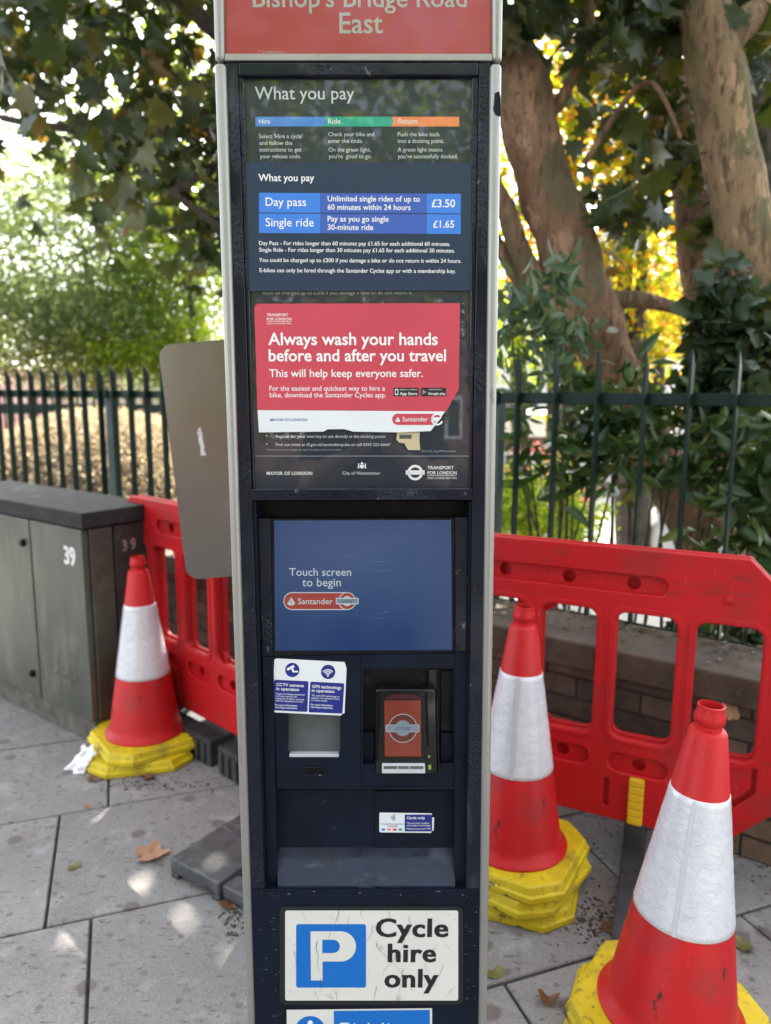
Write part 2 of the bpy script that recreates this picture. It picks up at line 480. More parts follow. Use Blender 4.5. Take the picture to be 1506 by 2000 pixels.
M['fence'] = mat('dark_green_fence_paint', (0.003, 0.017, 0.012), 0.45, spec=.25, var=.25, vscale=20, bump=.03, bscale=80)
M['fence_post'] = mat('galvanised_green_post', (0.075, 0.11, 0.11), 0.45, var=.2, vscale=10)
# ------------------------------------------------------------------ the hire kiosk
# its front face is measured in pixels of the 1506x2000 photograph and turned into metres on the face itself
_dn = Vector((36, 10120, 1450)).normalized()
_rt = Vector((1, -0.0055, 0.0122)); _rt = (_rt - _dn * _rt.dot(_dn)).normalized()
_bk = (-_dn).cross(_rt)                                    # into the kiosk
KC = Vector(((706 - 753) / FPX, 0, 1.0)) * 1.256
_cv = Matrix(((1, 0, 0), (0, -1, 0), (0, 0, -1)))
_cr = CAM.to_3x3() @ _cv
KX, KY, KZ = _cr @ _rt, _cr @ _bk, _cr @ (-_dn)
_kc = CAM.translation + _cr @ KC
_t = _kc.z / KZ.z
KO = _kc - KZ * _t                                         # foot of the face, on the pavement
KM = Matrix.Translation(KO) @ Matrix((KX, KY, KZ)).transposed().to_4x4()
_KO_cv = _cr.inverted() @ (KO - CAM.translation)

def K(px, py, w=0.0):
    """photo pixel -> kiosk coordinates on the plane w metres in front of the face"""
    d = Vector(((px - 753) / FPX, (py - 1000) / FPX, 1.0))
    p0 = _KO_cv - _bk * w
    t = p0.dot(_bk) / d.dot(_bk)
    q = d * t - _KO_cv
    return Vector((q.dot(_rt), -w, q.dot(-_dn)))

kiosk = thing('cycle_hire_kiosk', 'tall navy cycle hire terminal with red name panel, price notices and touch screen', 'hire kiosk', matrix=KM)

def kq(mb, q, w1, w0):
    """slab with photo corners q (top-left, top-right, bottom-right, bottom-left) from depth w0 to front w1"""
    f = [K(x, y, w1) for x, y in q]
    b = [Vector((p.x, -w0, p.z)) for p in f]
    f = [f[3], f[2], f[1], f[0]]; b = [b[3], b[2], b[1], b[0]]
    mb.hexa(f, b)
def rc(x0, y0, x1, y1): return [(x0, y0), (x1, y0), (x1, y1), (x0, y1)]
def kbox(name, q, w1, w0, m, parent=kiosk, bevel=0.0008, seg=2):
    mb = MB()
    if isinstance(q, tuple): q = rc(*q)
    kq(mb, q, w1, w0)
    o = mb.build(name, m, parent, bevel, seg)
    return smooth_by_angle(o, 50) if seg > 2 else o
def kplate(name, outlines, w, m, parent=kiosk, thick=0.0006, bevel=0.0):
    """flat shape whose outlines are photo pixels, lying on plane w"""
    ols = [[(K(x, y, w).x, K(x, y, w).z) for x, y in ol] for ol in outlines]
    vs, fs = flat_curve(ols, extrude=thick / 2, bevel=bevel)
    mb = MB()
    mb.add([(v.x, -w - v.z + thick / 2 * 0, v.y) for v in vs], fs)
    return mb.build(name, m, parent)

class KText:
    """lettering of one colour on one panel, one mesh"""
    def __init__(s, w): s.mb = MB(); s.w = w; s.n = 0
    def line(s, body, x0, x1, b, b2=None, bold=0.0, cap=None, space=1.0):
        vs, fs = text_geo(body, bold, space)
        if len(vs) == 0: return
        b2 = b if b2 is None else b2
        xa, xb = vs[:, 0].min(), vs[:, 0].max()
        A, B = K(x0, b, s.w), K(x1, b2, s.w)
        ux = (B - A).normalized(); L = (B - A).length
        uz = Vector((-ux.z, 0, ux.x))
        sx = L / (xb - xa)
        sy = sx
        if cap: sy = (K(x0, b - cap, s.w) - A).length / 0.69
        s.mb.add([A + ux * ((v[0] - xa) * sx) + uz * (v[1] * sy) + Vector((0, -0.00002 * (s.n % 3), 0)) for v in vs], fs)
        s.n += 1
    def heavy(s, body, x0, x1, b, bold=0.019, spread=1.2, cap=None):
        for k, d in enumerate((-spread, 0, spread)):
            s.n = k
            s.line(body, x0 + spread + d, x1 - spread + d, b, bold=bold, cap=cap, space=1.07)
    def poly(s, outlines):
        ols = [[(K(x, y, s.w).x, K(x, y, s.w).z) for x, y in ol] for ol in outlines]
        vs, fs = flat_curve(ols)
        s.mb.add([(v.x, -s.w, v.y) for v in vs], fs)
    def build(s, m, parent, name='lettering'):
        return s.mb.build(name, m, parent, recalc=False)

def flat_poly(name, outlines, w, m, parent):
    t = KText(w); t.poly(outlines); return t.build(m, parent, name)

# edges of the lower body (photo x at a given photo y)
def lx(y, a=440, b=497): return a + (b - a) * (y - 121) / 1879.0
def rx(y, a=958, b=935): return a + (b - a) * (y - 121) / 1879.0
def low(y): return K(700, y).z
YB = 2000
while K(700, YB).z > 0.0: YB += 5
YB -= 5
YT = -420                                                     # top of the header, above the frame

# carcass
kbox('body', [(lx(124) + 2, 124), (rx(124) - 2, 124), (rx(YB) - 2, YB), (lx(YB) + 2, YB)], -0.062, -0.30, M['navy'])
# silver edge trims, lower and upper
for s in (0, 1):
    if s == 0: q = [(417.5, 121), (441, 121), (lx(YB), YB), (lx(YB) - 14, YB)]
    else: q = [(957.5, 121), (981, 121), (rx(YB) + 15.5, YB), (rx(YB), YB)]
    kbox('side_trim', q, 0.006, -0.30, M['silver'], bevel=0.0075, seg=4)
# chipped paint on the right trim
flat_poly('chipped_patch', [[(966, 182), (975, 178), (978, 190), (978, 228), (968, 225), (963, 214), (965, 200)]], 0.0064, M['navy'], kiosk)

# header
hd = kbox('name_panel', [(428, YT), (971, YT), (966, 118.5), (434, 118.5)], -0.004, -0.28, M['sign_red'])
for q in ([(403, YT), (431, YT), (438.5, 118), (419, 118)], [(961.5, YT), (990, YT), (981, 119), (961.5, 119)]):
    kbox('header_trim', q, 0.006, -0.30, M['silver'], hd, 0.007, 4)
kbox('header_rail', [(438.6, 104.5), (961.4, 104.5), (961.4, 118), (438.6, 118)], 0.003, -0.20, M['silver'], hd, 0.001)
kbox('header_cap', [(402, YT - 14), (991, YT - 14), (990, YT - 0.5), (403, YT - 0.5)], 0.007, -0.30, M['silver'], hd, 0.002)
t = KText(-0.0034)
t.line("Bishop's Bridge Road", 494, 912, 13.5, bold=0.012)
t.line("East", 663, 748, 64.5, bold=0.012)
t.line("CH370631LB-DV1", 511, 558, 104.2)
t.poly([rc(504, 99.5, 508, 101)])
t.build(M['white_print'], hd)
gp = MB(); gp.add([K(x, y, .0003) for x, y in [(437.5, 104), (961, 104), (966, YT + 6), (434, YT + 6)]], [(0, 1, 2, 3)])
gp.build('glass_pane', M['header_glass'], hd)
kbox('shadow_joint', [(421, 118.6), (979, 119.4), (979, 121), (421, 121)], -0.004, -0.30, M['black'])

# navy frame of the lower body
def stile(xa, xb, ya, yb, w, name='frame_stile', m='navy_rough'):
    """xa, xb: functions of y"""
    kbox(name, [(xa(ya), ya), (xb(ya), ya), (xb(yb), yb), (xa(yb), yb)], w, -0.06, M[m], bevel=0.0012)
stile(lambda y: lx(y) + .3, lambda y: 464 + (492 - 464) * (y - 121) / 856, 122, 1736, 0.0)
stile(lambda y: 936 + (922.5 - 936) * (y - 121) / 856, lambda y: rx(y) - .3, 122, 1736, 0.0)
kbox('top_rail', (465.5, 122, 935, 147), 0.003, -0.06, M['navy_rough'], bevel=0.002)
stile(lambda y: 465 + 28 * (y - 148) / 805, lambda y: 475 + 22.5 * (y - 148) / 805, 148, 953, -0.003, 'glazing_bead')
stile(lambda y: 922.5 - 5.5 * (y - 148) / 805, lambda y: 935 - 13 * (y - 148) / 805, 148, 953, -0.003, 'glazing_bead')
kbox('middle_rail', [(490.5, 955), (923, 954), (924, 977), (491, 978)], 0.006, -0.06, M['navy_rough'], bevel=0.002)

# information panel behind glass
ip = kbox('information_panel', [(475.5, 147.5), (922, 147.5), (917, 953), (497.5, 953)], -0.009, -0.06, M['info_print'], bevel=0)
W = -0.0086
t = KText(W)
t.line("What you pay", 498, 692, 194, bold=0.004)
for b_, x0, x1, y in (("Hire", 506, 528, 242), ("Ride", 641, 665, 242), ("Return", 778, 815, 242)): pass
for s, x0, x1, b in (("Select 'Hire a cycle'", 506, 591, 270), ("and follow the", 507, 571, 283), ("instructions to get", 507, 589, 296), ("your release code.", 508, 588, 309),
                     ("Check your bike and", 641, 731, 266), ("enter the code.", 641, 709, 279), ("On the green light,", 642, 724, 296), ("you're  good to go.", 642, 726, 309),
                     ("Push the bike back", 777, 859, 266), ("into a docking point.", 777, 867, 279), ("A green light means", 777, 864, 296), ("you've successfully docked.", 777, 894, 309),
                     ("Register for your own key to use directly at the docking points", 539, 753, 855), ("Find out more at tfl.gov.uk/santandercycles or call 0343 222 6666*", 539, 763, 871),
                     ("City of Westminster", 669, 743, 927)):
    t.line(s, x0, x1, b, bold=0.004)
for y in (851, 867): t.poly([circle(521, y, 1.4, 8)])
t.build(M['grey_print'], ip)
t = KText(W)
t.line("*Service and network charges may apply. See tfl.gov.uk/terms for details", 520, 666, 880)
t.line("Short/v3_App/Westminster", 823, 892, 883)
t.line("could be charged up to £300 if you damage a bike or do not return it.", 512, 806, 575)
t.build(M['faint_print'], ip)
t = KText(W)
t.line("MAYOR OF LONDON", 521, 610, 927.5, bold=0.012)
t.line("TRANSPORT", 835, 886, 916.5, bold=0.011)
t.line("FOR LONDON", 835, 892, 926.5, bold=0.011)
t.line("EVERY JOURNEY MATTERS", 835, 892, 935.5, bold=0.002)
t.poly([rc(835, 928.6, 892, 929.4)])
t.poly([circle(811, 923, 15.2, 36), circle(811, 923, 10.4, 36)])
t.poly([rc(792.5, 918.5, 829.5, 927)])
# coat of arms: shield, crest and two supporters
t.poly([[(702.5, 908), (711.5, 908), (711.5, 912), (707, 916), (702.5, 912)]])
t.poly([[(704, 905.5), (707, 901.5), (710, 905.5), (709, 907), (705, 907)]])
t.poly([[(700, 904), (702, 906), (701.2, 911), (702, 914.5), (698.6, 914.5), (699.4, 909)]])
t.poly([[(714, 904), (712, 906), (712.8, 911), (712, 914.5), (715.4, 914.5), (714.6, 909)]])
t.build(M['white_print'], ip)
for nm, q, m, tip in (('heading_bar', [(499, 228), (630, 228), (638, 237.5), (630, 247), (499, 247)], 'bar_blue', 0),
                 ('heading_bar', [(630.5, 228), (763, 228), (768.5, 237.5), (763, 247), (630.5, 247), (638.5, 237.5)], 'bar_green', 0),
                 ('heading_bar', [(763.5, 228), (897, 228), (897, 247), (763.5, 247), (769, 237.5)], 'bar_orange', 0)):
    flat_poly(nm, [q], W, M[m], ip)
t = KText(W + 0.0002)
for s, x0, x1 in (("Hire", 506, 528), ("Ride", 641, 665), ("Return", 778, 815)): t.line(s, x0, x1, 241.6, bold=0.004)
t.build(M['white_print'], ip)
flat_poly('printed_picture', [[(776, 844), (820, 844), (819, 860), (821, 879), (797, 879), (790, 866), (779, 864), (774, 858)]], W, M['cream'], ip)
flat_poly('printed_picture', [[(780, 849), (804, 849), (804, 857), (780, 857)]], W + .0002, M['cab_green'], ip)
g = MB(); g.add([K(x, y, -.0066) for x, y in [(497.5, 953), (917, 953), (922, 147.5), (475.5, 147.5)]], [(0, 1, 2, 3)])
g.build('glass_pane', M['glass'], ip)
flat_poly('panel_seam', [[(498, 890.2), (917, 890.2), (917, 891.2), (498, 891.2)]], -0.0064, M['faint_print'], ip)

# price notice stuck on the glass
W = -0.0052
pn = kplate('price_notice', [[(478, 319), (481, 317.5), (920, 318.5), (922.5, 321), (920.5, 565), (918, 567.5), (488, 569), (485.5, 566)]], W, M['price_blue'], thick=0.0008)
W += 0.0006
cells = ((506, 626, 'cell_blue'), (626.6, 832.6, 'cell_indigo'), (833.2, 900, 'cell_blue'))
for ya, yb, d in ((376.5, 415, 1.2), (416.8, 455, 1.2)):
    for x0, x1, m in cells:
        flat_poly('table_cell', [[(x0, ya + (x0 - 506) * .005), (x1, ya + (x1 - 506) * .005), (x1, yb + (x1 - 506) * .005), (x0, yb + (x0 - 506) * .005)]], W, M[m], pn)
t = KText(W + 0.0003)
t.line("What you pay", 505, 614, 353.5, 353.8, bold=0.014)
for s, x0, x1, b, bo in (("Day pass", 519, 598, 402, .006), ("Unlimited single rides of up to", 640, 820, 393, .014), ("60 minutes within 24 hours", 640, 802, 409.5, .014), ("£3.50", 843, 889, 404.5, .012),
                         ("Single ride", 519, 613, 442, .006), ("Pay as you go single", 640, 759, 432.5, .014), ("30-minute ride", 640, 729, 448.8, .014), ("£1.65", 846, 887, 444.5, .012),
                         ("Day Pass - For rides longer than 60 minutes pay £1.65 for each additional 60 minutes.", 506, 879, 478.5, .009),
                         ("Single Ride - For rides longer than 30 minutes pay £1.65 for each additional 30 minutes.", 506, 888, 491.5, .009),
                         ("You could be charged up to £300 if you damage a bike or do not return it within 24 hours.", 506, 901, 511.5, .009),
                         ("E-bikes can only be hired through the Santander Cycles app or with a membership key.", 507, 890, 531.5, .009)):
    t.line(s, x0, x1, b, b + (x1 - x0) * .0045, bold=bo)
t.build(M['white_print'], pn)

# red hand washing notice, torn at its lower right corner
W = -0.0052
rn = kplate('hygiene_notice', [[(497, 601), (499, 596), (504, 593.3), (898.5, 592), (896, 760), (887, 776), (874, 799), (870, 803), (503, 800.5)]], W, M['poster_red'], thick=0.0008)
W2 = W
kplate('white_band', [[(503.2, 801), (869.6, 803.4), (856, 823), (841, 842), (779, 844.5), (690, 843), (672, 838), (640, 838.5), (632, 843), (506, 844.5)]], W2, M['white_vinyl'], rn, thick=0.0008)
t = KText(W + 0.0006)
for s, x0, x1, b, bo in (("TRANSPORT", 521, 563, 617.5, .011), ("FOR LONDON", 521, 569, 625.8, .011), ("EVERY JOURNEY MATTERS", 521, 569, 633.3, .002),
                         ("Always wash your hands", 524, 855, 673.5, .017), ("before and after you travel", 525, 871, 705.2, .017), ("This will help keep everyone safer.", 526, 826, 736.2, .010),
                         ("For the easiest and quickest way to hire a", 526, 752, 763, .004), ("bike, download the Santander Cycles app.", 527, 754, 776, .004)):
    t.line(s, x0, x1, b, bold=bo)
t.poly([rc(521, 627.8, 569, 628.5)])
t.build(M['white_print'], rn)
for x0, x1 in ((768.5, 818), (822, 871.5)):
    flat_poly('app_badge', [rrect(x0, 757.3, x1, 774, 2)], W + .0006, M['sign_black'], rn)
t = KText(W + 0.0009)
t.line("App Store", 781, 815, 771.5, bold=.008); t.line("Available on the iPhone", 781, 815, 762.2)
t.line("Google play", 836, 870, 771, bold=.008); t.line("ANDROID APP ON", 837, 862, 762)
t.poly([rrect(771.5, 760, 778, 771.5, 1), rc(772.6, 762, 776.9, 769.4)])
t.build(M['white_print'], rn)
flat_poly('play_mark', [[(825, 760), (834, 765.7), (825, 771.4)]], W + .0009, M['reader_pale'], rn)
t = KText(W + 0.0006)
t.line("MAYOR OF LONDON", 528, 600, 822.5, bold=0.010)
t.build(M['blue_print'], rn)

def pill_logo(parent, w, x0, x1, y0, y1, cx, rr, bx0, bx1, tx0, tx1, tb, mats, clip=False, cyc=True):
    """red pill with flame and name, and a small roundel on its right end"""
    mr, mw = mats
    cy = (y0 + y1) / 2; h = (y1 - y0) / 2
    def cap_l(x, r): return [(x + r - r * math.sin(R(a)), cy + r * math.cos(R(a))) for a in range(0, 181, 12)]
    if clip:
        pill = cap_l(x0, h) + [(cx + 3, cy - h), (cx + 6, cy - 4), (cx - 9, cy + h)]
        flat_poly('logo_pill', [pill], w, mr, parent)
    else:
        flat_poly('logo_outline', [cap_l(x0, h) + [(cx, cy - h), (cx, cy + h)]], w, mw, parent)
        flat_poly('logo_pill', [cap_l(x0 + 1.6, h - 1.8) + [(cx, cy - h + 1.8), (cx, cy + h - 1.8)]], w + .0002, mr, parent)
    t = KText(w + .0004)
    t.line("Santander", tx0, tx1, tb, bold=.008)
    k = h / 17.0; fx = tx0 - 11 * k - 2
    t.poly([[(fx - 8 * k, cy + 4 * k), (fx - 4 * k, cy + 1 * k), (fx, cy + 4 * k), (fx + 5 * k, cy + 1 * k), (fx + 8 * k, cy + 4 * k), (fx + 4 * k, cy + 8 * k), (fx - 4 * k, cy + 8 * k)],
            ])
    t.poly([[(fx - 1 * k, cy - 8 * k), (fx + 4 * k, cy - 2 * k), (fx + 5 * k, cy + 1 * k), (fx + 1 * k, cy + 3 * k), (fx - 1 * k, cy - 1 * k)]])
    t.poly([[(fx - 4 * k, cy - 4 * k), (fx - 1 * k, cy + 0 * k), (fx - 1 * k, cy + 2.4 * k), (fx - 4 * k, cy + .5 * k)]])
    if clip:
        t.poly([[(cx - 14 * k * 1.0 + x, y) for x, y in ()] or circle(cx, cy, rr, 18, 20, 300)[::1] + circle(cx, cy, rr * .72, 18, 20, 300)[::-1]])
        t.poly([[(bx0, cy - 4), (cx + 9, cy - 4), (cx + 2, cy + 4), (bx0, cy + 4)]])
    else:
        t.poly([circle(cx, cy, rr, 32), circle(cx, cy, rr * .90, 32)])
        t.poly([circle(cx, cy, rr * .56, 24)])
    t.build(mw, parent, 'lettering')
    if not clip:
        flat_poly('logo_ring', [circle(cx, cy, rr * .9, 32)], w + .0003, mr, parent)
        flat_poly('logo_bar', [rc(bx0, cy - rr * .36, bx1, cy + rr * .36)], w + .0006, mw, parent)
        flat_poly('logo_bar', [rc(bx0 + 1.5, cy - rr * .25, bx1 - 1.5, cy + rr * .25)], w + .0007, M['reader_pale'], parent)
        t = KText(w + .0009); t.line("CYCLES", cx - rr * .55, cx + rr * .55, cy + rr * .14, bold=.01); t.build(M['reader_ink'], parent)
pill_logo(rn, W + .0007, 766, 864, 808, 830, 854, 12, 842, 864, 786, 836, 823, (M['poster_red'], M['white_vinyl']), clip=True)

# recess with screen module
kbox('recess_back', [(493, 979), (922, 979), (914, 1734), (514, 1734)], -0.048, -0.0615, M['black'], bevel=0)
def q2(xa0, xb0, ya, xa1, xb1, yb): return [(xa0, ya), (xb0, ya), (xb1, yb), (xa1, yb)]
kbox('recess_cheek', q2(493, 500, 979, 513, 519, 1735), -0.006, -0.048, M['navy'], bevel=0.0006)
kbox('recess_cheek', q2(917, 922, 979, 909, 914.5, 1735), -0.006, -0.048, M['navy'], bevel=0.0006)
kbox('inner_frame', q2(503, 528, 1013, 512, 532, 1283), -0.022, -0.048, M['navy_rough'])
kbox('inner_frame', q2(889, 917, 1011, 889.5, 915, 1275), -0.022, -0.048, M['navy_rough'])
kbox('inner_frame', q2(512, 534, 1283, 521, 541, 1734), -0.018, -0.048, M['navy'])
kbox('inner_frame', q2(889.5, 915, 1275, 887.5, 909, 1734), -0.018, -0.048, M['navy'])
kbox('screen_bezel', [(528.5, 1013), (888.5, 1012), (889, 1276), (531.5, 1283)], -0.026, -0.048, M['charcoal'])
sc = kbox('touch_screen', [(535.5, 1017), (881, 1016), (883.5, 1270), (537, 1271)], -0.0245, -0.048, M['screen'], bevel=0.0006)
t = KText(-0.0241)
t.line("Touch screen", 565, 686, 1124.5, bold=.004); t.line("to begin", 590.5, 666, 1145, bold=.004)
t.build(M['screen_white'], sc)
pill_logo(sc, -0.0243, 553.5, 690, 1156.5, 1191.5, 678, 17.5, 656, 700.5, 582, 650, 1180, (M['screen_red'], M['screen_white']))
# scratches on the screen
t = KText(-0.0237)
rs = random.Random(3)
for k in range(16):
    x, y = rs.uniform(640, 740), rs.uniform(1090, 1215); L = rs.uniform(30, 80); sl = rs.uniform(-.25, .12)
    t.poly([[(x, y), (x + L / 2, y + sl * L / 2 + rs.uniform(-1, 1)), (x + L, y + sl * L), (x + L / 2, y + sl * L / 2 + .45)]])
t.build(mat('fine_scratch', (.10, .13, .18), .5), sc, 'scratches')

# panel under the screen: left part with window and slot, right part round the card reader
def ring(name, outer, inner, w, depth, m, parent=kiosk):
    ols = [[(K(x, y, w).x, K(x, y, w).z) for x, y in ol] for ol in (outer, inner)]
    vs, fs = flat_curve(ols, extrude=depth / 2)
    mb = MB(); mb.add([(v.x, -w + depth / 2 - v.z, v.y) for v in vs], fs)
    return mb.build(name, m, parent)
ring('lower_panel', [(533.5, 1283), (704.5, 1279), (704.5, 1542), (541, 1541)], rrect(561.5, 1392, 664.5, 1480, 5), -0.021, 0.027, M['navy'])
kbox('receipt_window', [(560, 1391), (666, 1391), (666, 1482), (560, 1482)], -0.036, -0.047, M['grey_window'], bevel=0)
kbox('window_lip', [(565, 1473), (662, 1473), (663, 1479.5), (564, 1479.5)], -0.024, -0.036, M['slot_grey'], bevel=0.0008)
kbox('card_slot', rrect(593, 1497, 633, 1514.5, 3), -0.0205, -0.024, M['charcoal'], bevel=0) if False else kplate('card_slot', [rrect(592.5, 1496.5, 633.5, 1515, 3.5), rrect(595, 1499.5, 631.5, 1512, 2)], -0.0205, M['navy_rough'], thick=0.002)
kplate('slot_mouth', [rrect(595, 1499.5, 631.5, 1512, 2)], -0.0206, M['black'], thick=0.0008)
ring('reader_surround', [(705.5, 1279), (889, 1277), (888, 1542), (705.5, 1542)], rrect(709, 1305.5, 886, 1536, 4), -0.021, 0.004, M['navy'])
kbox('reader_recess', [(706, 1296), (889, 1296), (888, 1540), (706, 1540)], -0.044, -0.048, M['charcoal'], bevel=0)
kbox('reader_ledge', [(707, 1431), (731, 1431), (731, 1536), (707, 1536)], -0.034, -0.044, M['navy'])
kbox('reader_ledge', [(861, 1432), (887, 1432), (887, 1536), (861, 1536)], -0.034, -0.044, M['navy'])
kbox('reader_ledge', [(707, 1493), (887, 1491), (887, 1541), (707, 1541)], -0.0225, -0.034, M['navy'])
kbox('reader_ledge', [(861, 1310), (887, 1310), (887, 1428), (861, 1428)], -0.04, -0.044, M['charcoal'])
kbox('cable_strip', [(838, 1308), (852, 1308), (852, 1345), (838, 1345)], -0.030, -0.044, M['black_gloss'])
cr_ = kbox('card_reader', [(733, 1347), (851, 1347), (855, 1512), (732.5, 1513)], -0.012, -0.044, M['black_gloss'], bevel=0.004, seg=3)
kbox('reader_edge', [(733.5, 1352), (744, 1352), (738, 1486), (734, 1486)], -0.0085, -0.0125, M['black'], cr_, bevel=0.0012)
kbox('reader_edge', [(829, 1352), (835, 1352), (838, 1455), (835, 1460)], -0.0085, -0.0125, M['black'], cr_, bevel=0.0012)
kbox('reader_edge', [(851.5, 1368), (855, 1368), (859, 1510), (856, 1510)], -0.014, -0.03, M['charcoal'], cr_, bevel=0.001)
ring('display_frame', rrect(744, 1350, 832, 1481, 3), rrect(750.5, 1368, 823.5, 1478.5, 1), -0.0095, 0.003, M['black_gloss'], cr_)
flat_poly('dark_red_brow', [[(752, 1363), (762, 1357), (787, 1354.5), (812, 1357), (823, 1363.5), (823, 1366), (752, 1366)]], -0.0090, mat('dark_red_plastic', (.05, .008, .01), .2), cr_)
flat_poly('reader_display', [[(750.7, 1368), (822, 1368), (823, 1478), (751.5, 1478)]], -0.0112, M['reader_screen'], cr_)
t = KText(-0.0109)
t.poly([circle(787, 1422.3, 28.3, 40), circle(787, 1422.3, 26.6, 40)])
t.poly([rc(753.3, 1415.2, 819.5, 1430)])
t.build(M['reader_white'], cr_, 'roundel_outline')
flat_poly('roundel_ring', [circle(787, 1422.3, 26.6, 40), circle(787, 1422.3, 17.5, 40)], -0.0110, M['reader_ring'], cr_)
t = KText(-0.0108)
t.poly([circle(787, 1422.3, 15.2, 30)]); t.build(M['reader_pale'], cr_, 'roundel_centre')
flat_poly('roundel_bar', [rc(755, 1416.6, 818, 1428.6)], -0.0107, M['reader_pale'], cr_)
t = KText(-0.0105); t.line("CYCLES", 773.5, 800.5, 1425.8, bold=.012); t.build(M['reader_ink'], cr_)
kbox('card_slot', [(746, 1492), (830, 1492), (831, 1511), (746, 1511)], -0.0075, -0.0125, M['slot_grey'], cr_, bevel=0.0014)
kbox('slot_mouth', [(750, 1496.5), (827, 1496.5), (827, 1502), (750, 1502)], -0.0072, -0.009, M['grey_window'], cr_, bevel=0)
for x in (776, 799): kbox('slot_rib', (x, 1496, x + 1.4, 1509), -0.0066, -0.009, M['slot_grey'], cr_, bevel=0)
kbox('key', (836.5, 1494.5, 842.5, 1503), -0.0105, -0.0125, M['led'], cr_, bevel=0.0004)
kbox('key', (836.5, 1475.5, 840, 1480.5), -0.0112, -0.0125, M['led'], cr_, bevel=0.0004)

# money bay with sloping shelf
kbox('bay_back', [(541, 1542.5), (731, 1542.5), (731, 1656), (543, 1656)], -0.045, -0.0478, M['navy'], bevel=0)
kbox('bay_back', [(731.6, 1546), (888, 1543), (887, 1656), (731.6, 1656)], -0.0435, -0.0478, M['navy'], bevel=0.0008)
mb = MB()
pf = [(K(541, 1655, -0.045), K(888, 1655, -0.045)), (K(541, 1668, -0.043), K(888, 1668, -0.043)), (K(541, 1682, -0.036), K(888, 1682, -0.036)), (K(543, 1730, -0.004), K(889, 1730, -0.004)), (K(543, 1736, -0.004), K(889, 1736, -0.004))]
vs = []; fs = []
for a, b in pf: vs += [a, b]
for i in range(len(pf) - 1): fs.append((2 * i, 2 * i + 1, 2 * i + 3, 2 * i + 2))
mb.add(vs, fs)
o = mb.build('bay_shelf', M['navy_scuffed'], kiosk, recalc=False); smooth_by_angle(o, 40)

# plain lower front
kbox('lower_front', [(lx(1737) + .4, 1737), (rx(1737) - .4, 1737), (rx(YB) - .4, YB), (lx(YB) + .4, YB)], 0.0, -0.06, M['navy'], bevel=0.0008)

# camera and location notice, stuck on askew
W = -0.0203
cn = kplate('camera_notice', [[(536, 1288), (540, 1286), (673, 1293), (677, 1305), (673, 1393), (669, 1393.5), (666, 1397.5), (533, 1391), (530.5, 1387)]], W, M['white_vinyl'], thick=0.0007)
W += 0.0006
flat_poly('blue_field', [[(537.5, 1327.5), (600.5, 1330.5), (602.5, 1332.5), (600.5, 1388.5), (598, 1390.5), (535.5, 1387.5), (532.8, 1385), (535.5, 1329.5)]], W, M['sticker_blue'], cn)
flat_poly('blue_field', [[(608, 1331.3), (670.5, 1334.5), (672.3, 1336.5), (669, 1392), (667.5, 1393.8), (604.5, 1391.3), (603, 1389), (606, 1333.5)]], W, M['sticker_blue'], cn)
for cx, cy in ((571, 1308.5), (641, 1312.3)): flat_poly('pictogram_disc', [circle(cx, cy, 14, 28)], W, M['sticker_blue'], cn)
t = KText(W + .0003)
def slope(s, x0, x1, b, bo=.004): t.line(s, x0, x1, b, b + (x1 - x0) * .048, bold=bo)
slope("CCTV cameras", 540, 593.5, 1339.5, .014); slope("in operation", 539.6, 584, 1347.7, .014)
for k, (s, x1) in enumerate((("Images are being monitored", 594.5), ("and recorded for the", 580), ("purposes of safety, security", 594), ("and the detection of crime", 592))): slope(s, 538.8 - k * .2, x1, 1356 + k * 4.6, .002)
for k, (s, x1) in enumerate((("For more information", 580.5), ("visit tfl.gov.uk/privacy", 580.5))): slope(s, 537.4 - k * .3, x1, 1378 + k * 4.8, .012)
slope("GPS technology", 609.8, 667, 1343.3, .014); slope("in operation", 609, 653, 1351.2, .014)
for k, (s, x1) in enumerate((("TfL uses GPS technology to", 663), ("support the retrieval of lost", 663), ("or stolen cycles", 639))): slope(s, 608.6 - k * .3, x1, 1359.6 + k * 4.6, .002)
for k, (s, x1) in enumerate((("For more information", 650), ("visit tfl.gov.uk/privacy", 650))): slope(s, 607 - k * .3, x1, 1377.5 + k * 4.8, .012)
# camera pictogram
t.poly([[(560, 1306), (573.5, 1298.5), (575.5, 1303), (562, 1310)]])
t.poly([[(569, 1307.5), (573, 1305), (574, 1310.5), (582, 1310), (582, 1313), (572, 1313.5)]])
# wireless pictogram
t.poly([circle(640.4, 1319.8, 1.9, 12)])
for r in (5.2, 9, 12.8):
    t.poly([circle(640.4, 1319.8, r, 10, 218, 322) + circle(640.4, 1319.8, r - 1.9, 10, 218, 322)[::-1]])
t.build(M['white_print'], cn)

# contactless notice in the bay
W = -0.0425
cd = kplate('payment_notice', [[(741, 1589), (743, 1587), (842, 1588.5), (844, 1590), (844, 1596), (848, 1597), (847, 1622), (844, 1623), (842, 1626.5), (743, 1625.5), (741, 1623.5)]], W, M['white_vinyl'], thick=0.0007)
W += .0006
flat_poly('blue_field', [rrect(790.5, 1591, 844, 1624, 1.5)], W, M['sticker_blue'], cd)
t = KText(W + .0003)
t.line("Cards only", 794.5, 830, 1599.8, bold=.014)
for s, x1, b in (("This terminal contains", 838, 1609), ("anti-tamper technology", 841, 1613.6), ("Please protect your PIN", 841, 1620)): t.line(s, 794, x1, b, bold=.003)
t.build(M['white_print'], cd)
t = KText(W)
t.line("Contactless payments", 744, 788.5, 1610.8, bold=.003); t.line("accepted", 756.5, 776, 1615, bold=.003)
for r in (3.5, 6, 8.5, 11): t.poly([circle(761, 1597, r, 8, -38, 38) + circle(761, 1597, r - 1.1, 8, -38, 38)[::-1]])
t.build(M['blue_print'], cd)
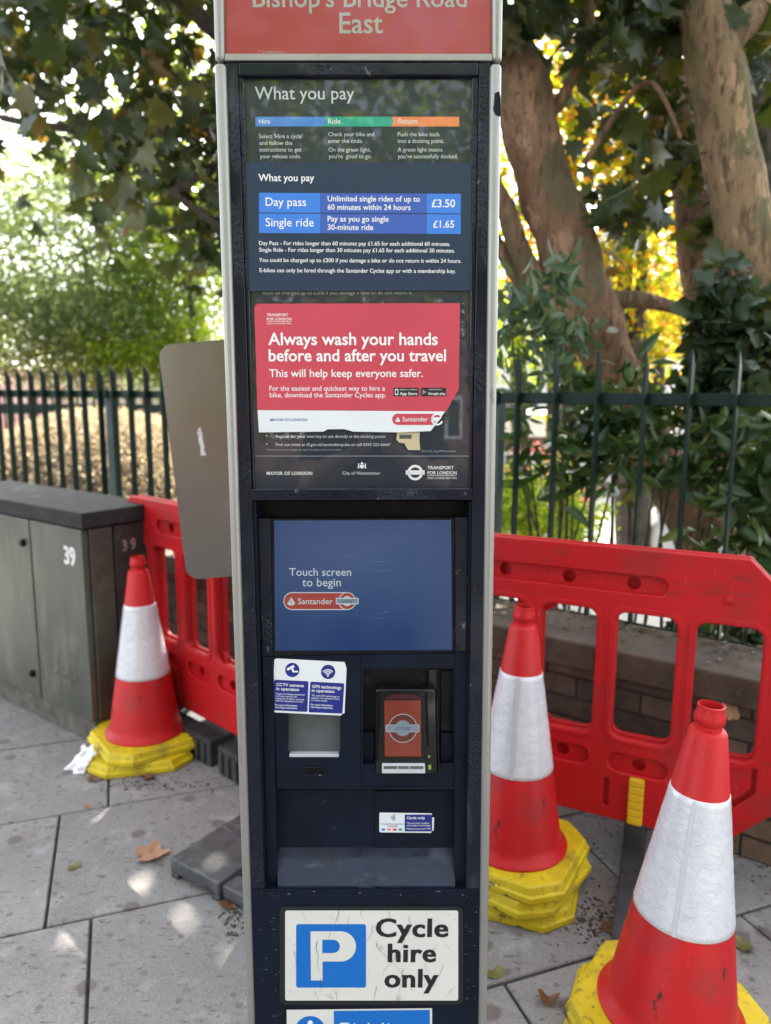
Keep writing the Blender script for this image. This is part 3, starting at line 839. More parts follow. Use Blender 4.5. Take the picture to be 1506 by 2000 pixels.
for x, m in ((745, 'cell_blue'), (756.5, 'bar_orange'), (767.5, 'poster_red'), (778.5, 'bar_green')): flat_poly('payment_mark', [rc(x, 1618, x + 7, 1622.5)], W, M[m], cd)

# parking plate
pl = kplate('parking_plate', [rrect(546.5, 1770, 904.5, 1961.5, 11)], 0.0012, M['sign_black'], thick=0.002)
W = 0.0026
kplate('white_field', [rrect(557, 1778.5, 895, 1954, 4)], W, M['sign_white'], pl, thick=0.0006)
flat_poly('blue_square', [rrect(578.5, 1805, 715, 1929, 4.5)], W + .0005, M['sign_blue'], pl)
t = KText(W + .0008)
bowl = [(x, y) for x, y in circle(666, 1848.5, 29.5, 12, -90, 90)]
inner = [(x, y) for x, y in circle(651, 1848.5, 13, 10, -90, 90)]
t.poly([[(606.5, 1819)] + bowl + [(630, 1878), (630, 1915), (607.5, 1915)], [(629.5, 1835.5)] + inner + [(629.5, 1861.5)]])
t.build(M['sign_white'], pl)
t = KText(W + .0006)
t.heavy("Cycle", 733.5, 876, 1829.5, cap=35, spread=1.0)
t.heavy("hire", 757, 852, 1878.5, cap=35, spread=1.0)
t.heavy("only", 750.5, 856.5, 1928, cap=35, spread=1.0)
t.build(M['sign_black'], pl)
t = KText(W + .0014)
rs = random.Random(11)
def crack(x, y, ang, L, wd=.7):
    pts = [(x, y)]
    for k in range(max(3, int(L / 7))):
        ang += rs.uniform(-.45, .45); ang = max(.75, min(2.4, ang))
        x += 7 * math.cos(ang); y += 7 * math.sin(ang)
        pts.append((x, y))
    a = [(p[0] - wd * (1 - i / len(pts)) * .5, p[1]) for i, p in enumerate(pts)]
    b = [(p[0] + wd * (1 - i / len(pts)) * .5 + .12, p[1] + .2) for i, p in enumerate(pts)]
    t.poly([a + b[::-1]])
for x, y, L, wd in ((661, 1780, 30, .9), (759, 1780, 22, .8), (704, 1779, 22, .6), (729, 1808, 40, .7), (735, 1842, 100, 1.2), (771, 1858, 60, .8), (799, 1790, 95, .6), (620, 1838, 75, 1.0), (626, 1912, 30, .8),
                 (656, 1938, 16, .7), (614, 1936, 18, 1.0), (735, 1926, 28, 1.0), (788, 1892, 60, .8), (872, 1845, 40, .5), (866, 1885, 50, .6), (575, 1858, 36, .7), (884, 1930, 20, .5), (855, 1800, 40, .5), (645, 1822, 20, .6), (590, 1780, 30, .4), (680, 1790, 60, .4), (830, 1880, 50, .4)):
    crack(x, y, rs.uniform(1.2, 1.9), L, wd)
for k in range(26):
    x, y = rs.uniform(562, 890), rs.uniform(1783, 1950); r = rs.uniform(.4, 1.1)
    t.poly([circle(x, y, r, 6)])
t.build(M['crack'], pl, 'cracks')

# information plate cut by the frame edge
it = kplate('dock_notice', [[(560, 1972.5), (844, 1969.5), (844, 2120), (561, 2122)]], 0.0006, M['sign_white'], thick=0.0008)
flat_poly('blue_field', [[(652, 1974.5), (839.5, 1972.5), (840, 2112), (653, 2114)]], 0.0014, M['sign_blue'], it)
flat_poly('pictogram_disc', [circle(606, 2015, 30.5, 36)], 0.0014, M['sign_blue'], it)
t = KText(0.0018)
t.line("This docking", 664, 783, 2012, bold=.018)
t.poly([circle(606, 1998, 5.2, 16)]); t.poly([[(599, 2008), (611, 2008), (611, 2034), (615, 2034), (615, 2039), (598, 2039), (598, 2034), (602, 2034), (602, 2013), (599, 2013)]])
t.build(M['white_print'], it)

# small scratches on the navy paint
t = KText(0.0004)
rs = random.Random(5)
for k in range(46):
    if k % 2: x = rs.uniform(502, 545)
    else: x = rs.uniform(905, 934)
    y = rs.uniform(1742, 1990); L = rs.uniform(1, 7); a = rs.uniform(-1, 1)
    t.poly([[(x, y), (x + L, y + a), (x + L * .5, y + a * .5 + rs.uniform(.3, .8))]])
for x, y, L in ((560, 1746, 8), (610, 1741, 6), (700, 1744, 5), (780, 1748, 5), (850, 1741, 12), (900, 1748, 6)):
    t.poly([[(x, y), (x + L, y - .6), (x + L * .6, y + .7)]])
t.build(M['faint_print'], kiosk, 'scratches')
# ------------------------------------------------------------------ the street: axes and measuring helpers
UW = Vector((0.804, -0.594, 0)).normalized()                 # along wall, fence and kerb (towards the right)
NW = Vector((-UW.y, UW.x, 0))                                # away from the road
AW = math.atan2(UW.y, UW.x)
WO = Vector((0.84, 2.33, 0))                                 # a point on the wall's coping edge
_cw = CAM.to_3x3()
def ray(px, py):
    return _cw @ Vector(((px - 753) / FPX, -(py - 1000) / FPX, -1.0))
def at(px, py, Y):
    """the point Y metres down the street that the photograph shows at px, py"""
    r = ray(px, py)
    return Vector((0, 0, EYE)) + r * (Y / r.y)
def ground(px, py, z=0.0):
    r = ray(px, py)
    return Vector((0, 0, EYE)) + r * ((z - EYE) / r.z)
def rel(s, n, z=0.0):
    return WO + UW * s + NW * n + Vector((0, 0, z))

# ------------------------------------------------------------------ pavement
PA = R(19.7)
PU = Vector((math.cos(PA), math.sin(PA), 0)); PN = Vector((-math.sin(PA), math.cos(PA), 0))
def slab_mat():
    m = mat('concrete_paving', (0.24, 0.235, 0.23), 0.8)
    nt = m.node_tree; b = nt.nodes['Principled BSDF']
    tc = nd(nt, 'ShaderNodeTexCoord'); g = nd(nt, 'ShaderNodeNewGeometry')
    cr = nd(nt, 'ShaderNodeValToRGB')
    cr.color_ramp.elements[0].color = (0.225, 0.216, 0.207, 1); cr.color_ramp.elements[1].color = (0.290, 0.279, 0.268, 1)
    nt.links.new(g.outputs['Random Per Island'], cr.inputs[0])
    cur = cr.outputs[0]
    def patch(cur, scale, lo, hi, col, amt, det=6, stretch=(1, 1, 1), vor=False):
        mp = nd(nt, 'ShaderNodeMapping'); mp.inputs['Scale'].default_value = stretch
        mp.inputs['Location'].default_value = (scale * .13, scale * .29, 0)
        mp.inputs['Rotation'].default_value = (0, 0, 0.3)
        nt.links.new(tc.outputs['Object'], mp.inputs[0])
        if vor:
            n = nd(nt, 'ShaderNodeTexVoronoi', voronoi_dimensions='2D'); n.inputs['Scale'].default_value = scale; out = n.outputs['Distance']
        else:
            n = nd(nt, 'ShaderNodeTexNoise'); n.inputs['Scale'].default_value = scale; n.inputs['Detail'].default_value = det
            n.inputs['Roughness'].default_value = .65; out = n.outputs['Fac']
        nt.links.new(mp.outputs[0], n.inputs['Vector'])
        mr = nd(nt, 'ShaderNodeMapRange'); mr.inputs[1].default_value = lo; mr.inputs[2].default_value = hi
        mr.inputs[3].default_value = 0; mr.inputs[4].default_value = amt
        nt.links.new(out, mr.inputs[0])
        mx = nd(nt, 'ShaderNodeMix', data_type='RGBA'); mx.inputs[7].default_value = (*col, 1)
        nt.links.new(mr.outputs[0], mx.inputs[0]); nt.links.new(cur, mx.inputs[6])
        return mx.outputs[2]
    cur = patch(cur, 3.2, .42, .70, (0.175, 0.160, 0.155), .65)
    cur = patch(cur, 46, .54, .66, (0.13, 0.115, 0.11), .5, 5, (1, 1.8, 1))
    cur = patch(cur, 14, .50, .70, (0.20, 0.19, 0.185), .6)
    cur = patch(cur, 9, .55, .68, (0.38, 0.37, 0.36), .6)
    cur = patch(cur, 170, .52, .66, (0.12, 0.11, 0.11), .45, 3)
    cur = patch(cur, 210, .56, .68, (0.44, 0.43, 0.42), .45, 3)
    cur = patch(cur, 24, .59, .65, (0.085, 0.070, 0.062), .75, 4, (1, 2.2, 1))
    cur = patch(cur, 3.1, .085, .06, (0.115, 0.085, 0.075), .7, vor=True)
    cur = patch(cur, 7.3, .075, .05, (0.13, 0.105, 0.095), .7, vor=True)
    cur = patch(cur, 2.1, .56, .68, (0.17, 0.115, 0.085), .5, 6)
    nt.links.new(cur, b.inputs['Base Color'])
    n3 = nd(nt, 'ShaderNodeTexNoise'); n3.inputs['Scale'].default_value = 140; n3.inputs['Detail'].default_value = 5
    nt.links.new(tc.outputs['Object'], n3.inputs['Vector'])
    bp = nd(nt, 'ShaderNodeBump'); bp.inputs['Strength'].default_value = .35; bp.inputs['Distance'].default_value = .004
    nt.links.new(n3.outputs['Fac'], bp.inputs['Height']); nt.links.new(bp.outputs[0], b.inputs['Normal'])
    return m
M['slab'] = slab_mat()
M['joint'] = mat('paving_joint_dirt', (0.055, 0.048, 0.040), 0.95, var=.4, vscale=50, bump=.3, bscale=150)
M['soil'] = mat('earth_and_grass', (0.045, 0.055, 0.022), 0.95, var=.4, vscale=4, col2=(.085, .078, .045), bump=.4, bscale=30)
M['pale_path'] = mat('pale_concrete_path', (0.50, 0.48, 0.45), 0.9, var=.1, vscale=3)
M['asphalt'] = mat('asphalt', (0.05, 0.05, 0.052), 0.85, var=.25, vscale=40, bump=.3, bscale=200)
M['kerb'] = mat('granite_kerb', (0.24, 0.235, 0.23), 0.7, var=.2, vscale=30)

mb = MB(); rs = random.Random(2)
joints = {0: -0.257, -1: -0.139, 1: -0.10}
for r in range(-12, 9):
    n0 = 2.024 + .584 * r
    s0 = joints.get(r, rs.uniform(-.4, .4)); s = s0 - .75 * 10
    for k in range(20):
        a, b = s + .0045, s + .75 - .0045
        c = PU * ((a + b) / 2) + PN * (n0 + .292)
        d = (c - WO).dot(NW)
        if -3.9 < d < 0.45 and abs((c - WO).dot(UW)) < 6.5:
            z = rs.uniform(-.0015, .0015)
            tl = [rs.uniform(-.001, .001) for _ in range(4)]
            A, B = n0 + .0045, n0 + .584 - .0045
            top = [PU * u + PN * v + Vector((0, 0, z + tl[i])) for i, (u, v) in enumerate(((a, A), (b, A), (b, B), (a, B)))]
            bot = [p - Vector((0, 0, .03)) for p in top]
            mb.hexa(top, bot)
        s += .75
me = mb.mesh('pavement', 0.003, 1)
pav = link_mesh('pavement', me, M['slab']); pav['kind'] = 'structure'
def sheet(name, s0, s1, n0, n1, z, m):
    mb = MB(); mb.add([rel(s0, n0, z), rel(s1, n0, z), rel(s1, n1, z), rel(s0, n1, z)], [(0, 1, 2, 3)])
    o = mb.build(name, M[m], recalc=False); o['kind'] = 'structure'; return o
sheet('pavement_bed', -8, 8, -3.9, 0.2, -0.010, 'joint')
mb = MB(); c = rel(0, -4.0, -.075); mb.box(c, (16, .16, .16), AW)
o = mb.build('kerb', M['kerb'], bevel=.01); o['kind'] = 'structure'
sheet('road', -400, 400, -600, -4.0, -0.13, 'asphalt')
sheet('ground', -600, 600, 0.31, 900, -0.60, 'soil')
mb = MB()
p0 = at(1010, 1050, 8.5)
mb.add([(0.6, 6.0, -.594), (4.5, 4.2, -.594), (11.5, 14.5, -.594), (1.2, 14.5, -.594)], [(0, 1, 2, 3)])
o = mb.build('path', M['pale_path'], recalc=False); o['kind'] = 'structure'

# ------------------------------------------------------------------ brick wall with stone coping
def brick_mat():
    m = mat('old_brick', (0.1, .08, .07), 0.85)
    nt = m.node_tree; b = nt.nodes['Principled BSDF']
    tc = nd(nt, 'ShaderNodeTexCoord'); sp = nd(nt, 'ShaderNodeSeparateXYZ'); cb = nd(nt, 'ShaderNodeCombineXYZ')
    nt.links.new(tc.outputs['Object'], sp.inputs[0]); nt.links.new(sp.outputs[0], cb.inputs[0]); nt.links.new(sp.outputs[2], cb.inputs[1])
    br = nd(nt, 'ShaderNodeTexBrick')
    br.inputs['Color1'].default_value = (.22, .15, .11, 1); br.inputs['Color2'].default_value = (.085, .066, .055, 1)
    br.inputs['Mortar'].default_value = (.035, .030, .026, 1); br.inputs['Scale'].default_value = 1.0
    br.inputs['Mortar Size'].default_value = .005; br.inputs['Brick Width'].default_value = .225; br.inputs['Row Height'].default_value = .0765
    br.inputs['Bias'].default_value = .1
    nt.links.new(cb.outputs[0], br.inputs['Vector'])
    n = nd(nt, 'ShaderNodeTexNoise'); n.inputs['Scale'].default_value = 14; n.inputs['Detail'].default_value = 9; n.inputs['Roughness'].default_value = .7
    nt.links.new(tc.outputs['Object'], n.inputs['Vector'])
    mx = nd(nt, 'ShaderNodeMix', data_type='RGBA', blend_type='MULTIPLY'); mx.inputs[0].default_value = .8
    cr = nd(nt, 'ShaderNodeValToRGB'); cr.color_ramp.elements[0].position = .3; cr.color_ramp.elements[0].color = (.45, .42, .4, 1)
    cr.color_ramp.elements[1].position = .7; cr.color_ramp.elements[1].color = (1.25, 1.2, 1.15, 1)
    nt.links.new(n.outputs['Fac'], cr.inputs[0]); nt.links.new(br.outputs[0], mx.inputs[6]); nt.links.new(cr.outputs[0], mx.inputs[7])
    nt.links.new(mx.outputs[2], b.inputs['Base Color'])
    ad = nd(nt, 'ShaderNodeMath', operation='MULTIPLY_ADD'); ad.inputs[1].default_value = -1.0
    nt.links.new(br.outputs['Fac'], ad.inputs[0]); nt.links.new(n.outputs['Fac'], ad.inputs[2])
    bp = nd(nt, 'ShaderNodeBump'); bp.inputs['Strength'].default_value = .7; bp.inputs['Distance'].default_value = .008
    nt.links.new(ad.outputs[0], bp.inputs['Height']); nt.links.new(bp.outputs[0], b.inputs['Normal'])
    return m
M['brick'] = brick_mat()
M['coping'] = mat('weathered_coping_stone', (0.085, 0.062, 0.044), 0.85, var=.35, vscale=6, bump=.25, bscale=40, layers=[((.055, .05, .042), 9, .52, .70, (1, 1, 1)), ((.15, .125, .10), 30, .63, .75, (1, 1, 1))])
wall = thing('brick_wall', 'low old brown brick wall topped by weathered stone coping below the fence', 'wall', WO, AW)
mb = MB(); mb.box((-1.5, .17, .25), (13, .28, .50)); mb.build('brickwork', M['brick'], wall)
mb = MB(); rs = random.Random(9); s = -8.0
while s < 5:
    L = rs.uniform(.52, .66)
    mb.box((s + L / 2, .165 + rs.uniform(-.004, .004), .551 + rs.uniform(-.003, .003)), (L - .006, .33, .098))
    s += L
mb.build('coping', M['coping'], wall, bevel=.008)

# ------------------------------------------------------------------ railings
fence = thing('railing_fence', 'dark green steel railing of slanted top bars running along the low wall', 'fence', WO + NW * .375, AW)
NF = .375
SP = .1625
# phase: one bar stands where the photograph shows it at x=1246
def along(px, Y0=2.8):
    r = ray(px, 900); k = r.x / r.y
    o = WO + NW * NF
    # (o + u s).x = k (o + u s).y
    return (k * o.y - o.x) / (UW.x - k * UW.y)
ph = along(1246)
ks = range(-46, 16)
def bar_mesh():
    mb = MB(); w, d = .0045, .0205
    for z0, z1, z2 in ((.50, 1.545, 1.60),):
        mb.add([(-w, -d, z0), (w, -d, z0), (w, d, z0), (-w, d, z0), (-w, -d, z2), (w, -d, z2), (w, d, z1), (-w, d, z1)],
               [(3, 2, 1, 0), (4, 5, 6, 7), (0, 1, 5, 4), (1, 2, 6, 5), (2, 3, 7, 6), (3, 0, 4, 7)])
    return mb.mesh('bar', .0015, 1)
bm_ = bar_mesh(); bm_.materials.append(M['fence'])
rs = random.Random(4)
for k in ks:
    o = bpy.data.objects.new('bar', bm_); C.objects.link(o); o.parent = fence
    o.location = (ph + k * SP + rs.uniform(-.004, .004), 0, rs.uniform(-.004, .004)); o.rotation_euler = (0, rs.uniform(-.006, .006), 0)
for z in (1.428, .56):
    mb = MB(); mb.box((ph - 2.4, .024, z), (10.3, .012, .044)); mb.build('rail', M['fence'], fence, bevel=.003)
for sx in (along(206), along(206) + 2.76, along(206) - 2.76, along(206) + 5.5):
    mb = MB(); mb.box((sx, .065, .55), (.06, .06, 1.76)); p_ = mb.build('post', M['fence_post'], fence, bevel=.004)
    mb = MB(); mb.box((sx, .015, 1.43), (.08, .02, .055)); mb.build('bracket', M['fence'], p_, bevel=.004)

# ------------------------------------------------------------------ street cabinet
ca = math.atan2(-.43, .58)
cu_ = Vector((math.cos(ca), math.sin(ca), 0))
cab_o = ground(188, 1457)
cab = thing('street_cabinet', 'grey green street telecoms cabinet numbered 39 with dark lid by the railing', 'cabinet', cab_o, ca)
LC, DC = 1.25, .34
mb = MB(); mb.box((-LC / 2, DC / 2, .05), (LC - .01, DC - .01, .10)); mb.build('plinth', M['cab_plinth'], cab, bevel=.004)
mb = MB(); mb.box((-LC / 2 - .0, DC / 2 + .012, .505), (LC - .02, DC - .04, .81)); mb.build('body', M['cab_dark'], cab, bevel=.003)
dx = .40
def door(x0, x1, name='door'):
    mb = MB(); mb.box(((x0 + x1) / 2, .008, .505), (x1 - x0 - .010, .028, .80))
    return mb.build(name, M['cab_green'], cab, bevel=.004)
d1 = door(-dx, 0); d2 = door(-LC, -dx)
for z in (.80, .21):
    mb = MB(); mb.lathe([(0, 0), (.016, 0), (.016, .012), (.010, .016), (0, .016)], 16)
    o = mb.build('lock', M['black'], d2); o.rotation_euler = (R(90), 0, 0); o.location = (-dx - .055, -.006, z)
mb = MB(); mb.box((-.006, .075, .505), (.020, .10, .80)); mb.build('side_panel', mat('brown_green_paint', (.075, .068, .052), .5, var=.3, vscale=6, layers=[((.15, .12, .09), 6, .60, .72, (1, 1, 1))]), cab, bevel=.003)
mb = MB(); mb.box((-.005, .228, .505), (.020, .19, .80)); sp_ = mb.build('side_panel', M['cab_dark'], cab, bevel=.003)
mb = MB(); mb.box((-LC / 2 + .005, DC / 2, .945), (LC + .03, DC + .03, .066)); mb.build('lid', M['cab_lid'], cab, bevel=.006)
def ctext(body, size, m, parent, mtx, bold=.02, n=3, spread=.012):
    mb = MB()
    vs, fs = text_geo(body, bold)
    for k in range(n):
        mb.add([mtx @ Vector((v[0] * size + (k - (n - 1) / 2) * spread * size, v[1] * size * 1.25, .0002 * k)) for v in vs], fs)
    return mb.build('lettering', m, parent, recalc=False)
ctext("39", .084, M['paint_white'], d1, Matrix.Translation((-.140, -.0068, .755)) @ Matrix.Rotation(R(90), 4, 'X'), n=4, spread=.03)
ctext("3 9", .052, M['paint_faded'], sp_, Matrix.Translation((.0056, .165, .795)) @ Matrix.Rotation(R(90), 4, 'Z') @ Matrix.Rotation(R(90), 4, 'X'), n=3, spread=.02)
for k in range(3):
    mb = MB(); mb.box((-.275 + .075 * k, -.0075, .262), (.038, .004, .013)); mb.build('vent', M['cab_green'], d1, bevel=.002)

# ------------------------------------------------------------------ pedestrian barriers
def barrier(name, label, loc, ang, mirror=1, foot='bar'):
    root = thing(name, label, 'barrier', loc, ang, 'red pedestrian barriers')
    L, z0, z1, ch = 1.40, .155, 1.0, .11
    def oct_(L, z0, z1, ch, chb):
        h = L / 2
        return [(-h + chb, z0), (h - chb, z0), (h, z0 + chb), (h, z1 - ch), (h - ch, z1), (-h + ch, z1), (-h, z1 - ch), (-h, z0 + chb)]
    # windows, symmetric about the middle bar
    wins = []
    for sgn in (1, -1):
        for a, b in ((.022, .195), (.244, .422), (.464, .644)):
            wins.append((min(sgn * a, sgn * b), max(sgn * a, sgn * b)))
    holes = [rrect(a, .415, b, .815, .035) for a, b in wins]
    slots = [rrect(-.39, .868, .39, .930, .03)]
    slots += [rrect(a + .01, .305, b - .01, .372, .032) for a, b in ((.232, .432), (-.432, -.232), (.012, .20), (-.20, -.012))]
    slots += [rrect(c - .012, .185, c + .012, .285, .011) for c in (.245, .425, -.245, -.425)]
    slots += [[(.60, .27), (.655, .33), (.655, .41), (.635, .41), (.635, .345), (.585, .29)], [(-.60, .27), (-.585, .29), (-.635, .345), (-.635, .41), (-.655, .41), (-.655, .33)]]
    slots += [[(.655, .93), (.585, .94), (.595, .92), (.655, .85)], [(-.655, .93), (-.655, .85), (-.595, .92), (-.585, .94)]][:0]
    dim = []
    for x in (-.29, -.10, .10, .29): dim.append(circle(x, .899, .020, 16))
    for x in (.335, -.335, .105, -.105): dim.append(circle(x, .338, .020, 16))
    # outer shell with windows and slots, both faces; core with windows and dimples only
    mb = MB()
    for y in (-.019, .019):
        vs, fs = flat_curve([oct_(L, z0, z1, ch, .13)] + holes + slots, extrude=.006, bevel=.004, bres=2)
        mb.add([(v.x, y + v.z, v.y) for v in vs], fs)
    vs, fs = flat_curve([oct_(L - .012, z0 + .006, z1 - .006, ch, .13)] + [rrect(a - .003, .412, b + .003, .818, .036) for a, b in wins] + dim, extrude=.0125)
    mb.add([(v.x, -.0005 + v.z, v.y) for v in vs], fs)
    vs, fs = flat_curve([oct_(L - .04, z0 + .02, z1 - .02, ch, .13)] + [rrect(a - .004, .411, b + .004, .819, .037) for a, b in wins], extrude=.002)
    mb.add([(v.x, .0145 + v.z, v.y) for v in vs], fs)
    # raised rims round the windows
    for a, b in wins:
        for y in (-.028, .028):
            vs, fs = flat_curve([rrect(a - .013, .402, b + .013, .828, .044), rrect(a - .0015, .4135, b + .0015, .8165, .036)], extrude=.002, bevel=.002, bres=2)
            mb.add([(v.x, y + v.z, v.y) for v in vs], fs)
    # hook lugs in the inner windows
    for sx in (1, -1):
        for zz, q in ((.815, -1), (.415, 1)):
            vs, fs = flat_curve([[(sx * .023, zz), (sx * .062, zz), (sx * .060, zz + q * .022), (sx * .043, zz + q * .030), (sx * .037, zz + q * .036), (sx * .023, zz + q * .036)], circle(sx * .041, zz + q * .014, .004, 8)], extrude=.005)
            mb.add([(v.x, v.z, v.y) for v in vs], fs)
    mb.lathe([(0, 0), (.012, 0), (.012, .006), (.008, .008), (0, .008)], 14, c=(0, 0, 0))
    n = 14 * 5
    for i in range(len(mb.v) - n, len(mb.v)):
        x, y, z = mb.v[i]; mb.v[i] = (.545 + x, -.029 - z, .885 + y)
    o = mb.build('panel', M['barrier_red'], root); smooth_by_angle(o, 40)
    for sx in (.335, -.335):
        mb = MB()
        for k in range(6):
            mb.box((sx, -.037 - .003 * (k % 2 == 0) * 0, .157 + .0245 * k + .012), (.044, .016, .0243))
        mb.box((sx, -.034, .2285), (.040, .015, .150))
        mb.build('clip', M['yellow_clip'], root, bevel=.004)
        mb = MB()
        if foot == 'bar':
            mb.box((sx + .008, -.10, .034), (.066, .82, .068), R(5)); mb.box((sx, 0, .11), (.06, .07, .10))
        else:
            mb.box((sx + .06, -.02, .055), (.62, .12, .11)); mb.box((sx, 0, .13), (.05, .06, .06))
            for k in range(13): mb.box((sx - .22 + .046 * k, -.084, .050), (.020, .014, .085))
        mb.build('foot', M['rubber'], root, bevel=.006)
    return root
ba = R(-26.1)
bu = Vector((math.cos(ba), math.sin(ba), 0))
b1 = barrier('pedestrian_barrier', 'red plastic barrier nearer the viewer, right of the navy kiosk behind two cones', Vector((.346, 2.321, 0)) + bu * .145, ba)
la = R(-43)
lu = Vector((math.cos(la), math.sin(la), 0))
b2 = barrier('pedestrian_barrier', 'red plastic barrier between numbered cabinet and grey sign plate', Vector((-1.09, 3.19, 0)) + lu * .605, la, foot='block')

# ------------------------------------------------------------------ traffic cones, nested on yellow bases
def cone_proto():
    root = thing('traffic_cone', 'x', 'traffic cone', (0, 0, 0))
    mb = MB()
    mb.lathe([(.142, .045), (.157, .046), (.158, .052), (.150, .062), (.141, .068), (.1355, .085), (.039, .705), (.034, .712), (.027, .714), (.0265, .722), (.031, .728), (.0315, .742), (.0275, .750), (.0275, .764), (.0245, .765), (.0235, .755), (.0235, .70), (.03, .66)], 56)
    o = mb.build('cone_body', M['cone_red'], root); smooth_by_angle(o, 40)
    mb = MB()
    def rr(z): return .1355 - (.1355 - .039) * (z - .085) / .62
    prof = [(rr(.290) + .0002, .289)] + [(rr(z) + .0016, z) for z in np.linspace(.290, .575, 24)] + [(rr(.576), .576)]
    mb.lathe(prof, 72)
    me = mb.mesh('sleeve')
    for v in me.vertices:
        p = v.co; r = math.hypot(p.x, p.y)
        d = .0007 * noise.noise(Vector((p.x * 42, p.y * 42, p.z * 34)))
        if .295 < p.z < .57: v.co.x *= 1 + d / r; v.co.y *= 1 + d / r
    o = link_mesh('sleeve', me, M['sleeve'], root, True)
    mb = MB()
    vs = []; fs = []
    for i, z in enumerate(np.linspace(.291, .574, 12)):
        for a in (-.035, .035):
            vs.append((( rr(z) + .0034) * math.cos(a * .1 / rr(z) ), (rr(z) + .0034) * math.sin(a * .1 / rr(z)), z))
    fs = [(2 * i, 2 * i + 1, 2 * i + 3, 2 * i + 2) for i in range(11)]
    mb.add(vs, fs); mb.build('seam', M['seam'], o, recalc=False, smooth=True)
    # octagonal base plate with a stepped rim
    mb = MB()
    def octo(h, c, z): return [(-h + c, -h, z), (h - c, -h, z), (h, -h + c, z), (h, h - c, z), (h - c, h, z), (-h + c, h, z), (-h, h - c, z), (-h, -h + c, z)]
    rings = [octo(.140, .052, 0.004), octo(.193, .071, 0.0), octo(.197, .073, .004), octo(.197, .073, .020), octo(.190, .070, .023), octo(.190, .070, .026), octo(.186, .069, .041), octo(.182, .067, .045), octo(.12, .044, .046)]
    vs = [p for rg in rings for p in rg]; fs = []
    for i in range(len(rings) - 1):
        for k in range(8): fs.append((i * 8 + k, i * 8 + (k + 1) % 8, (i + 1) * 8 + (k + 1) % 8, (i + 1) * 8 + k))
    mb.add(vs, fs); mb.build('base_plate', M['yellow'], root, bevel=.0015, seg=1)
    return root
proto = cone_proto()
first = True
def place_cone(loc, rz, label, group, tilt=(0, 0), seam=0.0):
    global first
    o = proto if first else copy_tree(proto)
    first = False
    o.location = loc; o.rotation_mode = 'ZYX'; o.rotation_euler = (R(tilt[0]), R(tilt[1]), rz)
    o['label'] = label; o['group'] = group
    for ch in o.children:
        if ch.name.startswith('sleeve'): ch.rotation_euler = (0, 0, seam - rz)
    return o
G_ = 'red traffic cones on yellow bases'
def stack(x, y, n, rz0, rots, top_label, low_labels, tilt=(0, 0), seam=0.0, step=.0445, offs=None):
    for k in range(n - 1, -1, -1):
        top = k == n - 1
        dxy = (0, 0) if not offs else offs[k]
        o = place_cone((x + dxy[0], y + dxy[1], step * k), rots[k], top_label if top else low_labels[k], G_, tilt if top else (0, 0), seam)
        if not top:
            o.name = 'cone_base'; o['category'] = 'cone base'; o['group'] = 'yellow cone bases under the standing cones'
        if not top: # a cone nested inside the one above: only its base plate is outside
            for ch in list(o.children):
                if not ch.name.startswith('base_plate'):
                    for g in list(ch.children): bpy.data.objects.remove(g)
                    bpy.data.objects.remove(ch)
stack(-.970, 2.84, 2, 0, [R(15), R(38)], 'white banded red cone standing beside the numbered cabinet', ['yellow octagonal cone base at the bottom, under cone beside the cabinet'], seam=R(-150), offs=[(-.01, -.02), (0, 0)])
stack(.385, 2.03, 3, 0, [R(70), R(52), R(60)], 'red cone half hidden by the kiosk, in front of the right barrier',
      ['grubby lowest yellow base on the pavement, in the stack of three next to the kiosk', 'middle yellow base in the stack of three next to the kiosk'], seam=R(-108), tilt=(0, .7))
stack(.641, 1.468, 2, 0, [R(66), R(55)], 'nearest red cone at lower right with shiny wrinkled sleeve', ['yellow base peeping out on the left below the nearest cone'], seam=R(-122), tilt=(0, 3.2), offs=[(-.022, .0), (0, 0)])
# ------------------------------------------------------------------ road sign seen from behind
so = Vector((-.30, 2.13, 0))
sign = thing('road_sign', 'bare grey metal back of a temporary sign plate with rounded corners behind the kiosk', 'road sign', so, 0)
def sheet_plate():
    pts = rrect(-.30, -.335, .30, .335, .038, 6)
    vs, fs = flat_curve([pts], extrude=.0012, bevel=.0008)
    mb = MB(); mb.add([(v.x, v.z, v.y) for v in vs], fs); return mb
mb = sheet_plate(); o = mb.build('plate', M['bare_metal'], sign)
a_, b_ = at(308, 672, 2.12), at(372, 1112, 2.12)
tl = math.atan2(a_.x - b_.x, a_.z - b_.z)
o.rotation_euler = (R(-1.5), tl + R(.8), 0)
mid = (a_ + b_) / 2
o.location = Vector((mid.x + .297 - so.x, -.02, mid.z + .012))
mb = MB(); vs = []
rs = random.Random(8)
pts = [(0, .052), (.010, .055), (.016, .03), (.013, .01), (.018, -.02), (.014, -.035), (.022, -.055), (.012, -.058), (-.004, -.054), (0, -.02), (-.006, .0), (-.003, .02), (-.009, .035)]
vs, fs = flat_curve([[(x * .62, z * .72) for x, z in pts]], extrude=.0003)
mb.add([(v.x - .215, -.0032 + v.z, v.y + .060) for v in vs], fs); mb.build('paper_remnant', M['tape'], o)
mb = MB(); mb.box((0.02, .02, .80), (.05, .05, 1.56)); mb.build('post', M['bare_metal'], sign, bevel=.004)
